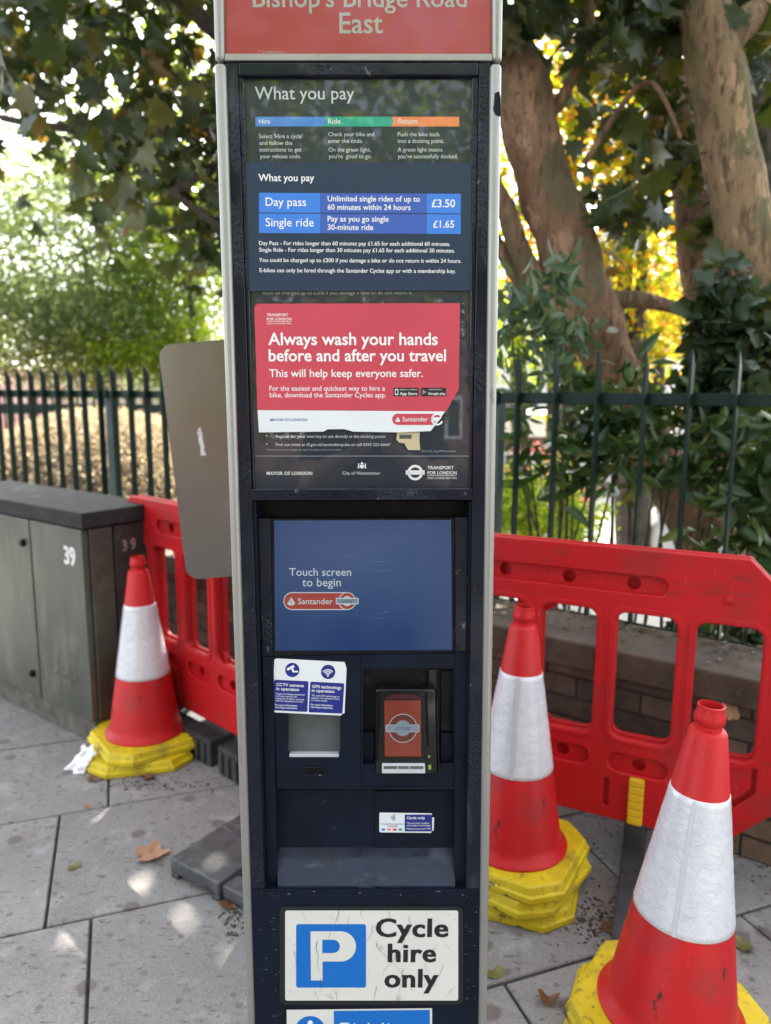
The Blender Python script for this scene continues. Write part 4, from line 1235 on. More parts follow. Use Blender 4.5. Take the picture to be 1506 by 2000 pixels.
# recycled plastic foot: a raised corner block with a lower arm beside it
A = ground(333, 1712); B = ground(428, 1764)
fu = (B - A); wdt = fu.length; fu.normalize(); fn = Vector((-fu.y, fu.x, 0))
foot_o = A
fm = Matrix.Translation(A - so) @ Matrix((fu, fn, Vector((0, 0, 1)))).transposed().to_4x4()
mb = MB()
def fbox(x0, x1, y0, y1, z0, z1):
    c8 = [fm @ Vector((x, y, z)) for x in (x0, x1) for y in (y0, y1) for z in (z0, z1)]
    mb.add(c8, [(0, 1, 3, 2), (4, 6, 7, 5), (0, 4, 5, 1), (2, 3, 7, 6), (0, 2, 6, 4), (1, 5, 7, 3)])
fbox(0, wdt, 0, .20, .018, .062); fbox(0, .035, 0, .20, 0, .0175); fbox(wdt - .035, wdt, 0, .20, 0, .0175)
fbox(0, .09, .2005, .235, .01, .060); fbox(wdt - .045, wdt, .2005, .235, .01, .061); fbox(0, wdt, .2355, .46, .012, .058)
fbox(wdt + .0005, wdt + .36, .012, .075, .012, .050); fbox(wdt + .0005, wdt + .36, .22, .46, .012, .050)
mb.build('foot', M['block'], sign, bevel=.005)

# ------------------------------------------------------------------ litter and fallen leaves
def curl_leaf(name, label, loc, size, rz, m, curl=.5, tilt=(0, 0), stem=True, lobed=True, seed=0, cat='leaf', group='fallen leaves on the pavement'):
    rs = random.Random(seed)
    out = []
    n = 26
    for k in range(n):
        a = 2 * math.pi * k / n
        r = 1.0
        if lobed: r = .62 + .38 * abs(math.cos(2.5 * (a - math.pi / 2))) + rs.uniform(-.06, .06)
        else: r = math.hypot(math.cos(a) * .55, math.sin(a)) * (1 + rs.uniform(-.05, .05))
        out.append((r * math.cos(a), r * math.sin(a)))
    rings = [(0, 0)]
    vs = [Vector((0, 0, 0))]
    for t in (.35, .7, 1.0):
        for x, y in out: vs.append(Vector((x * t, y * t, 0)))
    fs = [(0, 1 + k, 1 + (k + 1) % n) for k in range(n)]
    for i in range(2):
        for k in range(n): fs.append((1 + i * n + k, 1 + i * n + n + k, 1 + i * n + n + (k + 1) % n, 1 + i * n + (k + 1) % n))
    ax = rs.uniform(0, 3.1)
    for v in vs:
        r2 = v.x * v.x + v.y * v.y
        q = v.x * math.cos(ax) + v.y * math.sin(ax)
        v.z = curl * (.55 * q * q + .22 * r2) + .16 * noise.noise(Vector((v.x * 2.3, v.y * 2.3, seed)))
    mb = MB(); mb.add([v * size for v in vs], fs)
    if stem: mb.tube([(0, -size * .6, .004), (size * .1, -size * 1.2, .006), (size * .25, -size * 1.7, .003)], [.0012, .001, .0008], 5)
    mn = min(v[2] for v in mb.v)
    mb.v = [(v[0], v[1], v[2] - mn) for v in mb.v]
    o = mb.build(name, m, smooth=True)
    o.location = loc; o.rotation_euler = (R(tilt[0]), R(tilt[1]), rz)
    return tag(o, label, cat, group)
M['leaf_tan'] = mat('dry_tan_leaf', (.34, .17, .085), .7, var=.25, vscale=30, col2=(.42, .24, .14), bump=.2, bscale=80)
M['leaf_brown'] = mat('dry_brown_leaf', (.16, .075, .035), .75, var=.3, vscale=30, bump=.2, bscale=80)
M['leaf_olive'] = mat('olive_leaf', (.14, .13, .035), .6, var=.3, vscale=30)
gz = .0015
def gl(px, py, z=gz): return ground(px, py, z)
curl_leaf('fallen_leaf', 'curled tan maple leaf lying alone on the grey slab left of the kiosk', gl(297, 1672), .052, R(-70), M['leaf_tan'], .6, seed=1)
curl_leaf('fallen_leaf', 'tiny pale leaf scrap lying across a slab joint below the left cone', gl(175, 1577), .016, 1.2, M['leaf_tan'], .4, stem=False, lobed=False, seed=2)
curl_leaf('fallen_leaf', 'small olive green leaf flat on the slab left of the tan leaf', gl(145, 1694), .022, 2.4, M['leaf_olive'], .3, stem=False, lobed=False, seed=3)
curl_leaf('fallen_leaf', 'large brown leaf by the dark barrier foot right of the left cone', gl(430, 1446, .0), .085, .4, M['leaf_brown'], .5, seed=4)
curl_leaf('fallen_leaf', 'brown leaf tucked under the front of the left cone base', gl(185, 1521), .030, .9, M['leaf_brown'], .5, stem=False, seed=5)
curl_leaf('fallen_leaf', 'small brown leaf in front of the left cone base centre', gl(290, 1519), .028, 2.9, M['leaf_brown'], .5, stem=False, seed=6)
curl_leaf('fallen_leaf', 'orange brown leaf under the arm of the grey sign foot', gl(448, 1768), .030, .2, M['leaf_brown'], .5, stem=False, seed=7)
curl_leaf('fallen_leaf', 'rolled rust brown leaf standing on the slab between the two right cones', gl(1072, 1957), .026, 1.5, M['leaf_brown'], 1.6, (0, 0), False, False, 8)
curl_leaf('fallen_leaf', 'brown leaf lying beside the upright rubber barrier foot', gl(1192, 1814), .030, .5, M['leaf_brown'], .5, stem=False, seed=9)
curl_leaf('fallen_leaf', 'small green leaf flat on the slab right of the kiosk', gl(968, 1902), .026, 1.9, M['leaf_olive'], .3, stem=False, lobed=False, seed=10)
curl_leaf('fallen_leaf', 'yellow green leaf sprig in the slab joint right of the nearest cone', gl(1452, 1850), .028, .2, M['leaf_olive'], .6, stem=True, lobed=True, seed=12)
o = curl_leaf('fallen_leaf', 'dry tan leaf caught against the wall behind the nearest cone top', at(1424, 1384, 2.175), .040, .3, M['leaf_tan'], .5, (70, 0), False, True, 13, group='fallen leaves on the wall')
# crumbs of leaf and moss on the coping and in the corners: too many to count
def debris(name, pts, size, m, seed):
    rs = random.Random(seed); mb = MB()
    for p in pts:
        s = size * rs.uniform(.5, 1.4); a = rs.uniform(0, 6.3)
        m3 = Matrix.Rotation(a, 3, 'Z') @ Matrix.Rotation(rs.uniform(-.6, .6), 3, 'X')
        q = [m3 @ Vector(v) for v in ((-s, 0, 0), (0, -s * .5, s * .2), (s, 0, 0), (0, s * .5, s * .25))]
        mb.add([p + v for v in q], [(0, 1, 2, 3)])
    o = mb.build(name, m, recalc=False); o['kind'] = 'stuff'; return o
rs = random.Random(31)
debris('leaf_litter', [rel(rs.uniform(-4.5, 2.2), .05 + .27 * rs.random() ** .5, .606) for k in range(1500)], .012,
       leaf_mat('crumbled_leaves', [(0, (.10, .06, .03)), (.5, (.055, .035, .02)), (1, (.22, .14, .08))], .1), 1)
debris('ground_litter', [rel(rs.uniform(-3.2, 2.2), .02 - .34 * rs.random() ** 2, .003) for k in range(1100)] + [gl(rs.gauss(1170, 34), rs.gauss(1790, 28)) for k in range(260)] + [gl(rs.gauss(400, 30), rs.gauss(1455, 12)) for k in range(160)] + [gl(rs.gauss(455, 14), rs.gauss(1790, 22)) for k in range(90)] + [gl(rs.gauss(300, 60), rs.gauss(1532, 8)) for k in range(120)], .006,
       leaf_mat('dark_crumbs', [(0, (.03, .022, .015)), (.6, (.05, .035, .022)), (1, (.12, .08, .04))], .05), 2)
# paper tissue hanging off the left cone base
mb = MB()
G0 = gl(163, 1500)
n, m_ = 10, 14
vs = []; fs = []
for i in range(m_ + 1):
    for k in range(n + 1):
        t = i / m_; u = k / n - .5
        fold = .007 * math.sin(u * 11 + t * 3) * (.4 + t) + .016 * noise.noise(Vector((u * 4, t * 5, 3)))
        vs.append(Vector((u * (.070 + .022 * t + .02 * noise.noise(Vector((t * 6, 1, 0)))) - .035 * t, -.055 * t + fold - .0, .093 - .092 * t + .008 * math.sin(u * 9 + t * 5) * (1 - t) - .02 * abs(u) * (1 - t))))
for i in range(m_):
    for k in range(n): fs.append((i * (n + 1) + k, i * (n + 1) + k + 1, (i + 1) * (n + 1) + k + 1, (i + 1) * (n + 1) + k))
mb.add(vs, fs)
o = mb.build('paper_tissue', M['tissue'], smooth=True, recalc=False)
o.location = gl(178, 1500); o.rotation_euler = (0, 0, R(-28))
tag(o, 'crumpled white paper tissue hanging over the left cone base edge', 'tissue')
# ------------------------------------------------------------------ leaves
def leaf_shape(kind):
    """blade outline in its own plane (stem at the origin, tip along +Y, length 1) -> verts, triangles"""
    if kind == 'maple':
        o = [(0, 0), (.16, .06), (.42, -.02), (.36, .16), (.56, .30), (.30, .40), (.34, .62), (.15, .60), (0, 1.0), (-.15, .60), (-.34, .62), (-.30, .40), (-.56, .30), (-.36, .16), (-.42, -.02), (-.16, .06)]
        v = [(0, .34, .05)] + [(x, y, -.22 * abs(x) - .12 * max(0, y - .5)) for x, y in o]
        f = [(0, 1 + k, 1 + (k + 1) % len(o)) for k in range(len(o))]
    elif kind == 'long':
        v = [(0, 0, 0), (.13, .25, .05), (.16, .5, .05), (.10, .8, .0), (0, 1, -.08), (-.10, .8, .0), (-.16, .5, .05), (-.13, .25, .05), (0, .25, 0), (0, .5, -.005), (0, .8, -.04)]
        f = [(0, 1, 8), (0, 8, 7), (1, 2, 9), (1, 9, 8), (8, 9, 6), (8, 6, 7), (2, 3, 10), (2, 10, 9), (9, 10, 5), (9, 5, 6), (3, 4, 10), (10, 4, 5)]
    elif kind == 'lobed':
        o = [(0, 0), (.4, .0), (.5, .3), (.28, .45), (.2, .75), (0, 1), (-.2, .75), (-.28, .45), (-.5, .3), (-.4, 0)]
        v = [(0, .4, .04)] + [(x, y, -.2 * abs(x)) for x, y in o]
        f = [(0, 1 + k, 1 + (k + 1) % len(o)) for k in range(len(o))]
    else:
        v = [(0, 0, 0), (.34, .45, .04), (0, 1, 0), (-.34, .45, .04)]
        f = [(0, 1, 2), (0, 2, 3)]
    return np.array(v, float), np.array(f, int)

def leaf_cloud(name, P, size, kind, m, parent=None, droop=.5, seed=0, out=None):
    """one mesh of many leaves at the points P; droop 1: blades hang, 0: any direction; out: centre they face away from"""
    g = np.random.default_rng(seed)
    P = np.asarray(P, float); N = len(P)
    V, F = leaf_shape(kind)
    d = g.normal(size=(N, 3)); d /= np.linalg.norm(d, axis=1, keepdims=True)
    d[:, 2] = d[:, 2] * (1 - droop) - droop
    if out is not None:
        q = P - np.asarray(out); q /= np.linalg.norm(q, axis=1, keepdims=True) + 1e-9
        d += q * .8
    d /= np.linalg.norm(d, axis=1, keepdims=True)
    a = g.normal(size=(N, 3)); a -= d * (a * d).sum(1, keepdims=True); a /= np.linalg.norm(a, axis=1, keepdims=True)
    c = np.cross(a, d)
    s = size * g.uniform(.6, 1.2, size=N)
    W = (V[None, :, 0, None] * a[:, None, :] + V[None, :, 1, None] * d[:, None, :] + V[None, :, 2, None] * c[:, None, :] * g.uniform(.3, 2.2, size=(N, 1, 1))) * s[:, None, None] + P[:, None, :]
    nv = len(V)
    W = W.reshape(-1, 3)
    T = (F[None] + (np.arange(N) * nv)[:, None, None]).reshape(-1, 3)
    me = bpy.data.meshes.new(name)
    me.vertices.add(len(W)); me.vertices.foreach_set('co', W.astype(np.float32).ravel())
    me.loops.add(T.size); me.loops.foreach_set('vertex_index', T.astype(np.int32).ravel())
    me.polygons.add(len(T)); me.polygons.foreach_set('loop_start', np.arange(0, T.size, 3, dtype=np.int32))
    me.update(calc_edges=True)
    return link_mesh(name, me, m, parent)

def clumps(c, r, n, k, sig=.28, seed=0, shell=.35):
    """n points gathered in k clumps inside an ellipsoid"""
    g = np.random.default_rng(seed)
    c = np.asarray(c, float); r = np.asarray(r, float)
    d = g.normal(size=(k, 3)); d /= np.linalg.norm(d, axis=1, keepdims=True)
    rad = g.uniform(shell, 1, size=(k, 1)) ** (1 / 2.)
    sub = d * rad
    w = g.uniform(.4, 1.6, size=k); w /= w.sum()
    idx = g.choice(k, size=n, p=w)
    p = sub[idx] + g.normal(size=(n, 3)) * sig * g.uniform(.6, 1.3, size=(k, 1))[idx]
    return c + p * r

GREEN_DARK = [(0, (.020, .034, .014)), (.5, (.032, .050, .018)), (.8, (.048, .066, .020)), (.94, (.09, .085, .02)), (1, (.14, .075, .02))]
GREEN_LIME = [(0, (.06, .11, .02)), (.5, (.10, .15, .025)), (1, (.16, .17, .03))]
AUTUMN = [(0, (.09, .15, .02)), (.45, (.16, .19, .025)), (.72, (.28, .21, .03)), (.9, (.34, .16, .035)), (1, (.35, .10, .03))]
SAGE = [(0, (.085, .11, .065)), (.6, (.13, .16, .09)), (1, (.19, .21, .13))]
LAUREL = [(0, (.028, .062, .020)), (.6, (.045, .095, .030)), (.9, (.08, .13, .035)), (1, (.20, .19, .04))]
LAUREL_PALE = [(0, (.05, .095, .060)), (.7, (.085, .14, .090)), (1, (.14, .19, .11))]
IVY = [(0, (.028, .048, .026)), (.7, (.045, .07, .036)), (1, (.08, .10, .045))]
M['canopy'] = leaf_mat('canopy_leaves', GREEN_DARK, .30, .38, .5)
M['lime'] = leaf_mat('lime_leaves', GREEN_LIME, .65, thru=(3.6, 3.4, 1.0))
M['autumn'] = leaf_mat('turning_leaves', AUTUMN, .68, thru=(3.2, 3.0, 1.0))
M['sage'] = leaf_mat('sage_leaves', SAGE, .6, thru=(2.9, 2.9, 1.7))
M['laurel'] = leaf_mat('laurel_leaves', LAUREL, .22, .28, .5)
M['laurel_pale'] = leaf_mat('pale_laurel_leaves', LAUREL_PALE, .25, .35, .5)
M['ivy'] = leaf_mat('ivy_leaves', IVY, .2, .4)
M['hedge'] = leaf_mat('dry_hedge_twigs', [(0, (.28, .235, .18)), (.5, (.37, .315, .245)), (.93, (.46, .40, .31)), (1, (.26, .26, .16))], .40, .8, .2, (1.5, 1.35, 1.05))

def bark(name, a, b, patch):
    m = mat(name, a, .85, col2=b, vscale=4, stretch=(1, 1, .4), layers=[(patch, 5, .49, .56, (1, 1, .45)), ([c * 1.3 for c in b], 9, .56, .60, (1, 1, .5)), ([c * .62 for c in a], 30, .53, .60, (1, 1, .22)), ([c * .35 for c in a], 16, .61, .66, (1.2, 1.2, .25)), ((.03, .024, .02), 9, .645, .665, (.5, .5, 2.0))])
    nt = m.node_tree; bs = nt.nodes['Principled BSDF']
    tc = nd(nt, 'ShaderNodeTexCoord'); mp = nd(nt, 'ShaderNodeMapping'); mp.inputs['Scale'].default_value = (1, 1, .4)
    n = nd(nt, 'ShaderNodeTexNoise'); n.inputs['Scale'].default_value = 15; n.inputs['Detail'].default_value = 9; n.inputs['Roughness'].default_value = .65
    nt.links.new(tc.outputs['Object'], mp.inputs[0]); nt.links.new(mp.outputs[0], n.inputs['Vector'])
    bp = nd(nt, 'ShaderNodeBump'); bp.inputs['Strength'].default_value = .9; bp.inputs['Distance'].default_value = .05
    nt.links.new(n.outputs['Fac'], bp.inputs['Height']); nt.links.new(bp.outputs[0], bs.inputs['Normal'])
    return m
M['bark_pink'] = bark('pinkish_bark', (.175, .092, .050), (.27, .160, .095), (.13, .10, .05))
M['bark_tan'] = bark('tan_bark', (.195, .122, .062), (.29, .195, .105), (.135, .115, .05))
M['bark_dark'] = bark('dark_bark', (.055, .042, .034), (.10, .08, .065), (.05, .05, .03))

def tree(name, label, trunk_paths, crown, bm, lm, kind='maple', size=.15, droop=.45, seed=0, group=None, twigs=18, base=None, twig_to=None):
    """trunk_paths: lists of ((x, y, z), radius); crown: list of clump arguments (centre, radii, leaves, clumps)"""
    p0 = Vector(trunk_paths[0][0][0]) if base is None else Vector(base)
    root = thing(name, label, 'tree', p0, 0, group)
    mb = MB()
    for i, path in enumerate(trunk_paths):
        pts = [Vector(p) for p, r in path]; rad = [r for p, r in path]
        # resample to smooth curves
        P, Q = [], []
        for j in range(len(pts) - 1):
            a0 = pts[max(j - 1, 0)]; a1 = pts[j]; a2 = pts[j + 1]; a3 = pts[min(j + 2, len(pts) - 1)]
            for t in np.linspace(0, 1, 7)[:-1]:
                P.append(.5 * ((2 * a1) + (a2 - a0) * t + (2 * a0 - 5 * a1 + 4 * a2 - a3) * t * t + (3 * a1 - a0 - 3 * a2 + a3) * t ** 3))
                Q.append(rad[j] + (rad[j + 1] - rad[j]) * t)
        P.append(pts[-1]); Q.append(rad[-1])
        mb.tube([p - p0 for p in P], Q, 20 if max(rad) > .06 else 8, .22 if max(rad) > .06 else .12, seed + i)
    rs = random.Random(seed)
    allp = []
    for j, (c, r, n, k) in enumerate(crown):
        pts = clumps(c, r, n, k, seed=seed * 31 + j)
        allp.append(pts)
    allp = np.concatenate(allp) if allp else None
    if allp is not None:
        ends = [Vector(path[-1][0]) for path in trunk_paths]
        for k in range(twigs):
            q = Vector(allp[rs.randrange(len(allp))])
            e = min(ends, key=lambda e: (e - q).length)
            mid = (e + q) / 2 + Vector((rs.uniform(-.2, .2), rs.uniform(-.2, .2), rs.uniform(0, .3)))
            mb.tube([e - p0, (e * .5 + mid * .5) - p0 + Vector((rs.uniform(-.05, .05), 0, rs.uniform(-.05, .05))), mid - p0, q - p0], [.022, .016, .011, .004], 6, .1, k)
    smooth_by_angle(mb.build('trunk', bm, root), 60)
    if allp is not None:
        leaf_cloud('crown', allp - np.array(p0), size, kind, lm, root, droop, seed)
    return root

GB = -0.60
# the near tree whose trunk stands behind the kiosk; its leaves hang over the pavement at the left
tree('maple_tree', 'dark leaved maple spreading over the upper left, its trunk hidden by the kiosk',
     [[((-.15, 4.9, GB), .17), ((-.12, 4.8, 1.2), .14), ((-.25, 4.8, 2.6), .12), ((-.6, 4.9, 3.8), .09), ((-1.2, 5.2, 5.0), .06)],
      [((-.3, 4.8, 2.7), .07), ((-1.0, 4.9, 3.0), .04), ((-2.2, 5.2, 3.15), .025), ((-3.2, 5.4, 3.4), .012)],
      [((-.3, 4.8, 3.0), .07), ((-.9, 4.6, 3.4), .045), ((-1.6, 4.3, 3.9), .02)],
      [((-.18, 4.8, 2.0), .05), ((-.7, 4.4, 2.2), .03), ((-1.15, 4.2, 2.5), .014)]],
     [((-1.75, 5.6, 3.5), (1.2, 1.1, .75), 500, 24), ((-1.25, 4.5, 2.75), (.42, .5, .6), 230, 14), ((-1.3, 4.9, 3.4), (.9, .8, .7), 280, 16), ((-3.3, 6.2, 4.35), (1.1, 1.0, .45), 330, 16),
      ((-1.4, 6.1, 5.4), (2.6, 1.9, .9), 2900, 60), ((-.7, 4.0, 4.7), (1.4, 1.1, .7), 1100, 28), ((.2, 5.6, 6.3), (2.4, 2.0, .8), 2600, 46)],
     M['bark_dark'], M['canopy'], 'maple', .165, .5, 3, 'trees growing beyond the railing', 34)
# leaning trunk right of the kiosk
A_ = [at(1400, 1110, 3.9), at(1330, 960, 3.9), at(1245, 830, 3.92), at(1178, 690, 3.92), at(1140, 590, 3.9), at(1085, 420, 3.9), at(1040, 270, 3.9), at(1015, 180, 3.9), at(960, 60, 4.0), at(880, -120, 4.2)]
rA = [.17, .15, .14, .135, .15, .140, .135, .15, .10, .08]
tree('maple_tree', 'leaning pinkish brown tree trunk just right of the kiosk with a swollen burl',
     [[(p, r) for p, r in zip(A_, rA)],
      [(at(1075, 225, 3.9), .034), (at(1120, 150, 3.85), .026), (at(1148, 70, 3.8), .022), (at(1158, -40, 3.8), .018), (at(1170, -300, 3.8), .01)],
      [(at(1120, 640, 3.95), .075), (at(1030, 520, 3.9), .055), (at(985, 400, 3.85), .05), (at(930, 300, 3.8), .03)],
      [(at(1110, 690, 3.95), .06), (at(1010, 540, 4.0), .042), (at(950, 440, 4.0), .03)],
      [(at(1150, 590, 3.9), .05), (at(1240, 585, 3.95), .045), (at(1330, 605, 4.0), .032), (at(1400, 640, 4.1), .02)],
      [(at(1140, 320, 3.8), .018), (at(1260, 160, 3.6), .012), (at(1330, 270, 3.5), .008)]],
     [(at(1080, 40, 3.9), (.45, .5, .24), 120, 12), (at(1060, -80, 4.0), (.9, .8, .36), 300, 18), (at(1205, 300, 3.75), (.26, .3, .32), 34, 7), (at(1215, 420, 4.1), (.22, .3, .30), 30, 6), ((.5, 4.6, 4.9), (1.5, 1.5, .8), 1300, 40), ((.4, 3.2, 4.4), (1.2, 1.0, .6), 700, 24)],
     M['bark_pink'], M['canopy'], 'maple', .16, .5, 5, 'trees growing beyond the railing', 16)
B_ = [at(1560, 760, 3.5), at(1500, 560, 3.5), at(1455, 430, 3.5), at(1420, 260, 3.5), at(1385, 80, 3.5), at(1360, -40, 3.55), at(1320, -300, 3.7)]
tree('maple_tree', 'tan trunk with mossy patches leaning across the top right corner',
     [[(Vector((B_[0].x + .10, 3.5, GB)), .17)] + [(p, r) for p, r in zip(B_, [.16, .135, .125, .118, .118, .10, .08])],
      [(at(1395, 120, 3.5), .06), (at(1440, 60, 3.5), .062), (at(1500, 10, 3.55), .055), (at(1600, -80, 3.6), .045)]],
     [(at(1430, -20, 3.4), (.5, .4, .2), 60, 8), ((2.2, 6.0, 5.8), (1.5, 1.5, .8), 1700, 40), (at(1480, 110, 3.9), (.25, .3, .4), 60, 8)],
     M['bark_tan'], M['canopy'], 'maple', .16, .5, 7, 'trees growing beyond the railing', 8)
C_ = [at(1400, 1120, 4.3), at(1400, 820, 4.3), at(1388, 600, 4.35), at(1362, 430, 4.4), at(1334, 300, 4.45), at(1308, 150, 4.5), at(1285, -50, 4.6)]
tree('maple_tree', 'upright pinkish trunk in the middle of the right trees with ivy at its foot',
     [[(Vector((C_[0].x, 4.3, GB)), .19)] + [(p, r) for p, r in zip(C_, [.17, .145, .135, .125, .10, .085, .06])],
      [(at(1335, 300, 4.45), .05), (at(1300, 200, 4.4), .04), (at(1270, 60, 4.3), .03), (at(1240, -150, 4.3), .02)]],
     [(at(1270, 160, 4.3), (.42, .4, .5), 160, 18), (at(1320, 20, 4.6), (.6, .5, .35), 150, 16), (at(1400, 330, 4.1), (.18, .2, .40), 30, 6), ((1.2, 6.4, 5.7), (1.5, 1.4, .8), 1800, 40)],
     M['bark_pink'], M['canopy'], 'maple', .16, .5, 9, 'trees growing beyond the railing', 14)
D_ = [at(1530, 700, 5.4), at(1500, 400, 5.4), at(1490, 200, 5.4), at(1495, 0, 5.4)]
tree('maple_tree', 'dark slim trunk at the far right edge behind the tan trunk',
     [[(Vector((D_[0].x, 5.4, GB)), .15)] + [(p, r) for p, r in zip(D_, [.13, .11, .10, .09])]],
     [((3.4, 7.2, 6.2), (1.4, 1.2, .7), 900, 24)], M['bark_dark'], M['canopy'], 'maple', .16, .5, 11, 'trees growing beyond the railing', 8)

# trees further back with the sun coming through their leaves
def far_tree(label, px, py, Y, r, n, k, lm, size, seed, kind='quad', bmat='bark_dark', extra=()):
    c = at(px, py, Y)
    tree('park_tree', label, [[((c.x + .3, Y + .2, GB), .13), ((c.x + .1, Y + .1, (GB + c.z) / 2), .10), ((c.x, Y, c.z), .05)]],
         [(c, r, n, k)] + list(extra), M[bmat], lm, kind, size, .35, seed, 'trees in the park behind', 14)
far_tree('grey green park tree filling the far left behind the railing', 165, 490, 16.5, (2.9, 1.9, 2.2), 26000, 170, M['sage'], .115, 21, extra=[(at(40, 640, 16.5), (1.9, 1.4, 1.0), 9000, 50), (at(230, 640, 16.2), (1.7, 1.4, 1.1), 8000, 46)])
far_tree('lime green sunlit small tree behind the railing, left of the kiosk', 370, 540, 15.5, (1.4, 1.3, 1.85), 7000, 70, M['lime'], .12, 22, extra=[(at(280, 690, 15.5), (1.0, 1.0, .5), 2000, 20)])
far_tree('tall sunlit park tree behind the dark maple leaves at top left', 370, 230, 18, (2.0, 1.5, 2.1), 7000, 60, M['lime'], .13, 23)
far_tree('orange and yellow autumn tree behind the burl of the pinkish trunk', 1120, 150, 9.0, (1.15, .8, .95), 3400, 60, M['autumn'], .078, 24, 'lobed')
far_tree('yellow autumn tree low between the pinkish trunks', 1255, 470, 8.5, (.85, .7, 1.05), 3200, 60, M['autumn'], .078, 25, 'lobed')
far_tree('orange tree glowing high between the right trunks', 1230, 240, 8.6, (.9, .7, .8), 2600, 50, M['autumn'], .075, 30, 'lobed')
far_tree('low yellow green bush like tree filling the gap between the right trunks', 1290, 650, 9.5, (.55, .5, .6), 1700, 36, M['autumn'], .08, 34, 'lobed')
far_tree('autumn tree showing in slivers beside the kiosk edge', 1010, 420, 9.5, (.5, .5, .9), 1300, 26, M['autumn'], .078, 26, 'lobed')
far_tree('yellow green tree behind the fork of the tan trunk at the right', 1490, 200, 9.5, (1.0, .8, 1.7), 3400, 55, M['autumn'], .078, 27, 'lobed')
far_tree('green sunlit tree low behind the laurels right of the kiosk', 1080, 640, 9.5, (1.0, .7, .7), 1900, 34, M['lime'], .09, 28, 'lobed')

# distant planting that reads as one mass
g_ = np.random.default_rng(77)
P_ = np.concatenate([clumps((x, 26 + 3 * math.sin(x), 1.2 + 1.3 * math.sin(x * 1.7) ** 2), (2.2, 1.6, 2.3), 2600, 40, seed=int(x * 7 + 300)) for x in np.linspace(-17, 17, 13)])
o = leaf_cloud('distant_trees', P_, .20, 'quad', M['sage'], None, .3, 5); o['kind'] = 'stuff'

# ------------------------------------------------------------------ shrubs against the railing
def shrub(name, label, vols, lm, kind, size, seed, foot, droop=.25, group='evergreen shrubs along the railing', cat='shrub', stems=4):
    root = thing(name, label, cat, foot, 0, group)
    pts = np.concatenate([clumps(c, r, n, k, .22, seed=seed * 17 + i) for i, (c, r, n, k) in enumerate(vols)])
    mb = MB(); rs = random.Random(seed); f0 = Vector(foot)
    for k in range(stems):
        q = Vector(pts[rs.randrange(len(pts))]) - f0
        b = Vector((rs.uniform(-.45, .45), rs.uniform(-.1, .1), 0))
        mb.tube([b, b * .5 + q * .4 + Vector((rs.uniform(-.08, .08), 0, .05)), q], [.014, .009, .003], 6, .1, k)
    mb.build('stems', M['bark_dark'], root)
    leaf_cloud('foliage', pts - np.array(f0), size, kind, lm, root, droop, seed)
    return root
shrub('laurel_shrub', 'pale bluish green laurel above the railing beside the kiosk', [(at(1045, 600, 3.25), (.13, .16, .20), 130, 15), (at(1095, 690, 3.3), (.15, .16, .12), 100, 12), (at(1005, 680, 3.3), (.09, .16, .20), 80, 10), (at(1100, 530, 3.2), (.05, .08, .08), 22, 5)],
      M['laurel_pale'], 'long', .105, 41, (.75, 3.4, GB), -.1)
shrub('laurel_shrub', 'dark green laurel behind the bars next to the kiosk', [(at(1000, 860, 3.25), (.10, .16, .18), 44, 8), (at(1130, 870, 3.3), (.20, .16, .17), 120, 14), (at(1085, 960, 3.3), (.2, .16, .12), 34, 7), (at(1225, 760, 3.25), (.16, .16, .12), 50, 8)],
      M['laurel'], 'long', .120, 42, (.95, 3.45, GB))
shrub('laurel_shrub', 'drooping dark laurel in front of the lower pinkish trunk, across the railing bars', [(at(1185, 850, 3.3), (.13, .12, .17), 130, 12), (at(1165, 760, 3.35), (.12, .12, .10), 50, 7), (at(1290, 820, 3.25), (.16, .14, .12), 80, 9)],
      M['laurel'], 'long', .120, 48, (1.1, 3.5, GB), .5)
shrub('laurel_shrub', 'dark laurel with yellowing leaves in the middle of the right railing', [(at(1300, 900, 3.05), (.17, .16, .14), 100, 13), (at(1250, 940, 3.1), (.15, .16, .08), 18, 5), (at(1330, 780, 3.2), (.12, .16, .10), 22, 5)],
      M['laurel'], 'long', .120, 43, (1.2, 3.2, GB))
shrub('laurel_shrub', 'broad leaved laurel at the right edge over the barrier corner', [(at(1440, 960, 2.85), (.20, .18, .20), 150, 14), (at(1490, 900, 2.8), (.14, .18, .26), 80, 10), (at(1400, 880, 3.05), (.16, .14, .16), 120, 12), (at(1460, 1060, 2.9), (.2, .18, .1), 60, 6), (at(1500, 1130, 2.85), (.12, .15, .1), 40, 5)],
      M['laurel'], 'long', .14, 44, (1.55, 3.0, GB))
shrub('ivy', 'dusty dark ivy hanging in a mass over the right trunks', [(at(1440, 640, 3.25), (.18, .14, .24), 330, 24), (at(1405, 690, 3.3), (.15, .14, .24), 280, 20), (at(1470, 760, 3.2), (.16, .14, .22), 190, 16), (at(1430, 840, 3.3), (.2, .14, .10), 90, 9)],
      M['ivy'], 'lobed', .10, 45, (1.5, 3.45, GB), .5, None, 'ivy')
shrub('ivy', 'ivy and ground plants low behind the wall, seen through the right barrier window', [(at(1420, 1235, 3.1), (.22, .14, .06), 170, 12)], M['ivy'], 'lobed', .08, 46, (1.45, 3.15, GB), .2, None, 'ivy')
